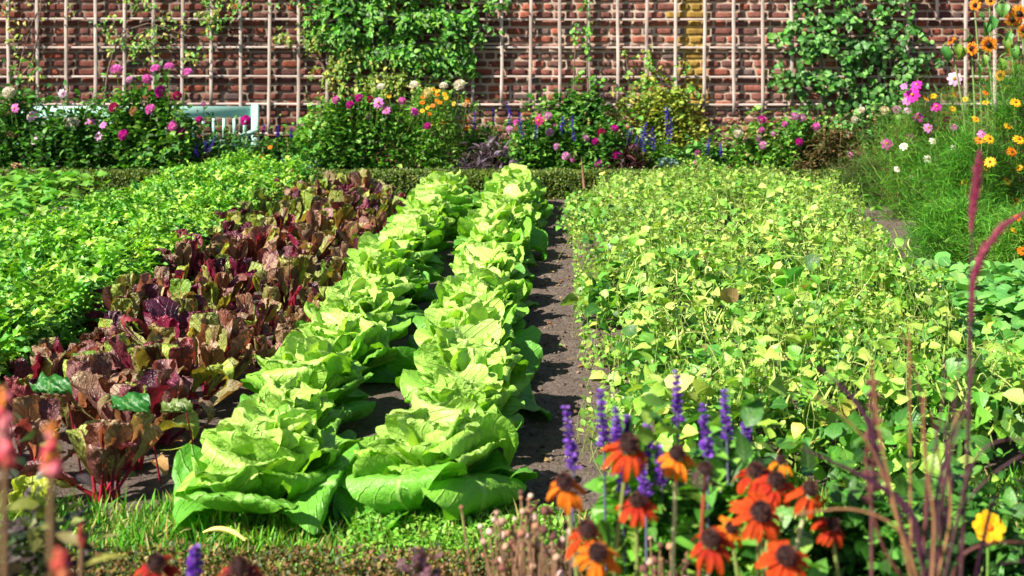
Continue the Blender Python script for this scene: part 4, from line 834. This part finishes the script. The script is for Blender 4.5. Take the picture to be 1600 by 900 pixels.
stems=[[(1500,930),(1512,700),(1515,450),(1519,360)],[(1490,930),(1508,800),(1518,600),(1517,500)],[(1440,930),(1452,760),(1462,690),(1480,600),(1475,560)],[(1450,930),(1470,780),(1492,640),(1500,560)],[(1425,930),(1422,700),(1421,505)],
[(1430,930),(1400,800),(1368,650),(1362,560)],[(1440,930),(1450,700),(1430,560),(1408,520)],[(1460,930),(1480,720),(1510,640),(1525,560)],[(1470,930),(1500,790),(1560,730),(1620,700)],[(1450,930),(1420,790),(1340,740),(1250,700)],
[(1440,930),(1410,820),(1330,790),(1240,805)],[(1480,930),(1500,860),(1560,845),(1640,850)],[(1455,930),(1462,800),(1440,700),(1445,610)],[(1445,930),(1390,780),(1370,700),(1310,640),(1260,610)],[(1465,930),(1475,760),(1455,640)],[(1470,930),(1520,700),(1560,680),(1640,690)],[(1436,930),(1380,870),(1350,740),(1362,600)],[(1458,930),(1490,800),(1475,700),(1500,640)]]
for s in stems: tube(m,curve(s,14,GDp+R.normal(0,.05)),(.0021,.0011),5,np.array([(.14,.045,.04),(.08,.03,.04),(.3,.15,.07)][R.integers(3)]))
m.build('stems',M_stem,fg,off); m=MB()
for s in stems[7::2]:
    c=curve(s,20,GDp+R.normal(0,.06)); c=c+np.array([R.normal(0,.02),0,R.normal(0,.03)]); w=.003*np.sin(np.linspace(.3,PI,20))
    V=np.stack([c+np.c_[w,0*w,w*.6],c-np.c_[w,0*w,w*.6]],1).reshape(-1,3); m.add(V,grid_faces(20,2),None,(.09,.03,.06))
m.build('blades',M_petal,fg,off)
t=thing('dark_seed_spike','dark knobbly seed spike at the left of the fountain grass','seed spike',((1362-800)/F*1.6,1.6,0)); m=MB(); m2=MB()
a,b=P(1366,600,1.6),P(1362,790,1.6); spike(m,b,a,.012,[(.12,.04,.05),(.2,.08,.06)],120,.3); tube(m2,[P(1362,930,1.6)*np.array([1,1,0]),b,a],.0025,5,(.12,.05,.05)); m.build('seeds',M_dry,t,((1362-800)/F*1.6,1.6,0)); m2.build('stem',M_stem,t,((1362-800)/F*1.6,1.6,0))
# yellow marigold
p=P(1546,824,2.1); t=thing('marigold','single bright yellow bloom at the lower right corner','marigold',(p[0],2.12,0)); m=MB(); m2=MB(); flowerhead_ray(m,p,.025,np.array((.9,.5,.01)),7,.42,(0,-1,.3),(.85,.25,.01),.26,.05,2,curl=.2); m.build('flower',M_petal,t,(p[0],2.12,0)); tube(m2,bend((p[0],2.12,0),p+np.array([0,.005,0]),5),.0025,5,(.15,.3,.05)); m2.build('stem',M_stem,t,(p[0],2.12,0))
# snapdragons, very close and blurred
def snap(px,y0,y1,D,label,cols,w=.011):
    a,b=P(px,y0,D),P(px,y1,D); t=thing('snapdragon',label,'snapdragon',(b[0],D,0),'blurred pink snapdragons at the left edge'); m,s,l=MB(),MB(),MB()
    n=26; tt=R.random(n); c=a+(b-a)*tt[:,None]
    for i in range(n):
        an=R.uniform(0,6.28); d=np.array([math.cos(an),math.sin(an)*.6-.3,.2]); blob(m,c[i]+d*w*.45*(.4+.6*tt[i]),np.array([.4,.4,.5])*w*(.5+.5*tt[i]),6,8,mixc(cols,1)[0],.2)
    m.build('flowers',M_petal,t,(b[0],D,0)); tube(s,[(b[0],D,0),b,a],(.004,.002),6,(.2,.12,.06)); k=16
    lz=R.random(k)*b[2]; scatter(l,nl,np.stack([b[0]+0*lz,D+0*lz,lz],-1),rdir(k,(-.2,.9)),ups(k),.05,mixc([(.15,.12,.04),(.3,.3,.05),(.1,.15,.03)],k)); l.build('leaves',M_leaf,t,(b[0],D,0)); s.build('stem',M_stem,t,(b[0],D,0))
PKs=[(.8,.12,.16),(.85,.25,.3),(.85,.3,.06),(.8,.3,.35)]
snap(8,600,720,.95,'tall blurred pink and orange snapdragon at the left edge',PKs)
snap(80,665,740,.95,'shorter blurred pink snapdragon right of the tall one',PKs)
snap(96,860,905,.95,'blurred coral snapdragon at the bottom left corner',[(.7,.1,.08),(.6,.2,.1)],.012)
snap(127,820,850,1.4,'small dull red snapdragon tip over the grass',[(.35,.06,.04)],.008)
# yellow-green lettuce-like plant at far left front
p=P(45,770,3.2); t=thing('yellow_chard','yellow-green crinkled chard plant at the far left front','chard',(p[0],3.2,0)); m,s=MB(),MB()
for i in range(12):
    az=i*2.4; blade(m,(p[0]+.01*math.cos(az),3.2+.01*math.sin(az),.02),az,R.uniform(.12,.2),.035,R.uniform(55,85),R.uniform(40,100),cp,13,7,.3,.25,3,.005,(.42,.5,.04),(.5,.55,.06),R.normal(0,.3)); tube(s,[(p[0],3.2,0),(p[0]+.02*math.cos(az),3.2+.02*math.sin(az),.06)],.004,5,(.5,.5,.2))
m.build('leaves',M_lett,t,(p[0],3.2,0)); s.build('stalks',M_stem,t,(p[0],3.2,0))
# dark purple basil tip at bottom
p=P(655,880,1.9); t=thing('purple_basil','blurred dark purple leafy tip at the bottom edge centre','purple plant',(p[0],1.9,0)); m,s=MB(),MB(); k=90
q=np.stack([p[0]+R.normal(0,.013,k),1.9+R.normal(0,.015,k),p[2]-.02+R.normal(0,.02,k)],-1); scatter(m,dl,q,rdir(k),ups(k),.02,mixc([(.12,.04,.08),(.2,.08,.12)],k)); tube(s,[(p[0],1.9,0),(p[0],1.9,.3),p],.003,5,(.15,.06,.08)); m.build('leaves',M_leaf,t,(p[0],1.9,0)); s.build('stem',M_stem,t,(p[0],1.9,0))

# ================================================================== LIGHT, WORLD, CAMERA
SUN_EL,SUN_AZ=rad(41),rad(57)      # azimuth measured from straight behind the camera towards the left
to=np.array([-math.sin(SUN_AZ)*math.cos(SUN_EL),-math.cos(SUN_AZ)*math.cos(SUN_EL),math.sin(SUN_EL)])
from mathutils import Vector
sl_=bpy.data.lights.new('sun','SUN'); sl_.energy=5.0; sl_.angle=rad(.53); sl_.color=(1,.93,.8)
so=bpy.data.objects.new('sun',sl_); C.objects.link(so); so.rotation_euler=Vector(to).to_track_quat('Z','Y').to_euler(); so.location=(-5,-3,6)
w=bpy.data.worlds.new('World'); bpy.context.scene.world=w; w.use_nodes=True; nt=w.node_tree
sk=nt.nodes.new('ShaderNodeTexSky'); sk.sky_type='NISHITA'; sk.sun_disc=False; sk.sun_elevation=SUN_EL; sk.sun_rotation=math.atan2(to[0],to[1])
bg=nt.nodes['Background']; bg.inputs[1].default_value=.05; sk.air_density=1.; nt.links.new(sk.outputs[0],bg.inputs[0])
cd=bpy.data.cameras.new('camera'); cam=bpy.data.objects.new('camera',cd); C.objects.link(cam); cam.location=(0,0,H); cam.rotation_euler=(PI/2,0,0)
cd.sensor_width=36; cd.lens=36*F/1600; cd.shift_y=-400/1600; cd.clip_end=300; cd.clip_start=.05
cd.dof.use_dof=True; cd.dof.focus_distance=5.0; cd.dof.aperture_fstop=5.0
sc=bpy.context.scene; sc.camera=cam
sc.view_settings.view_transform='Standard'; sc.view_settings.look='None'; sc.view_settings.gamma=1; sc.view_settings.exposure=1.27
sc.cycles.max_bounces=6; sc.cycles.diffuse_bounces=3; sc.cycles.transmission_bounces=3; sc.cycles.glossy_bounces=2; sc.cycles.use_denoising=True
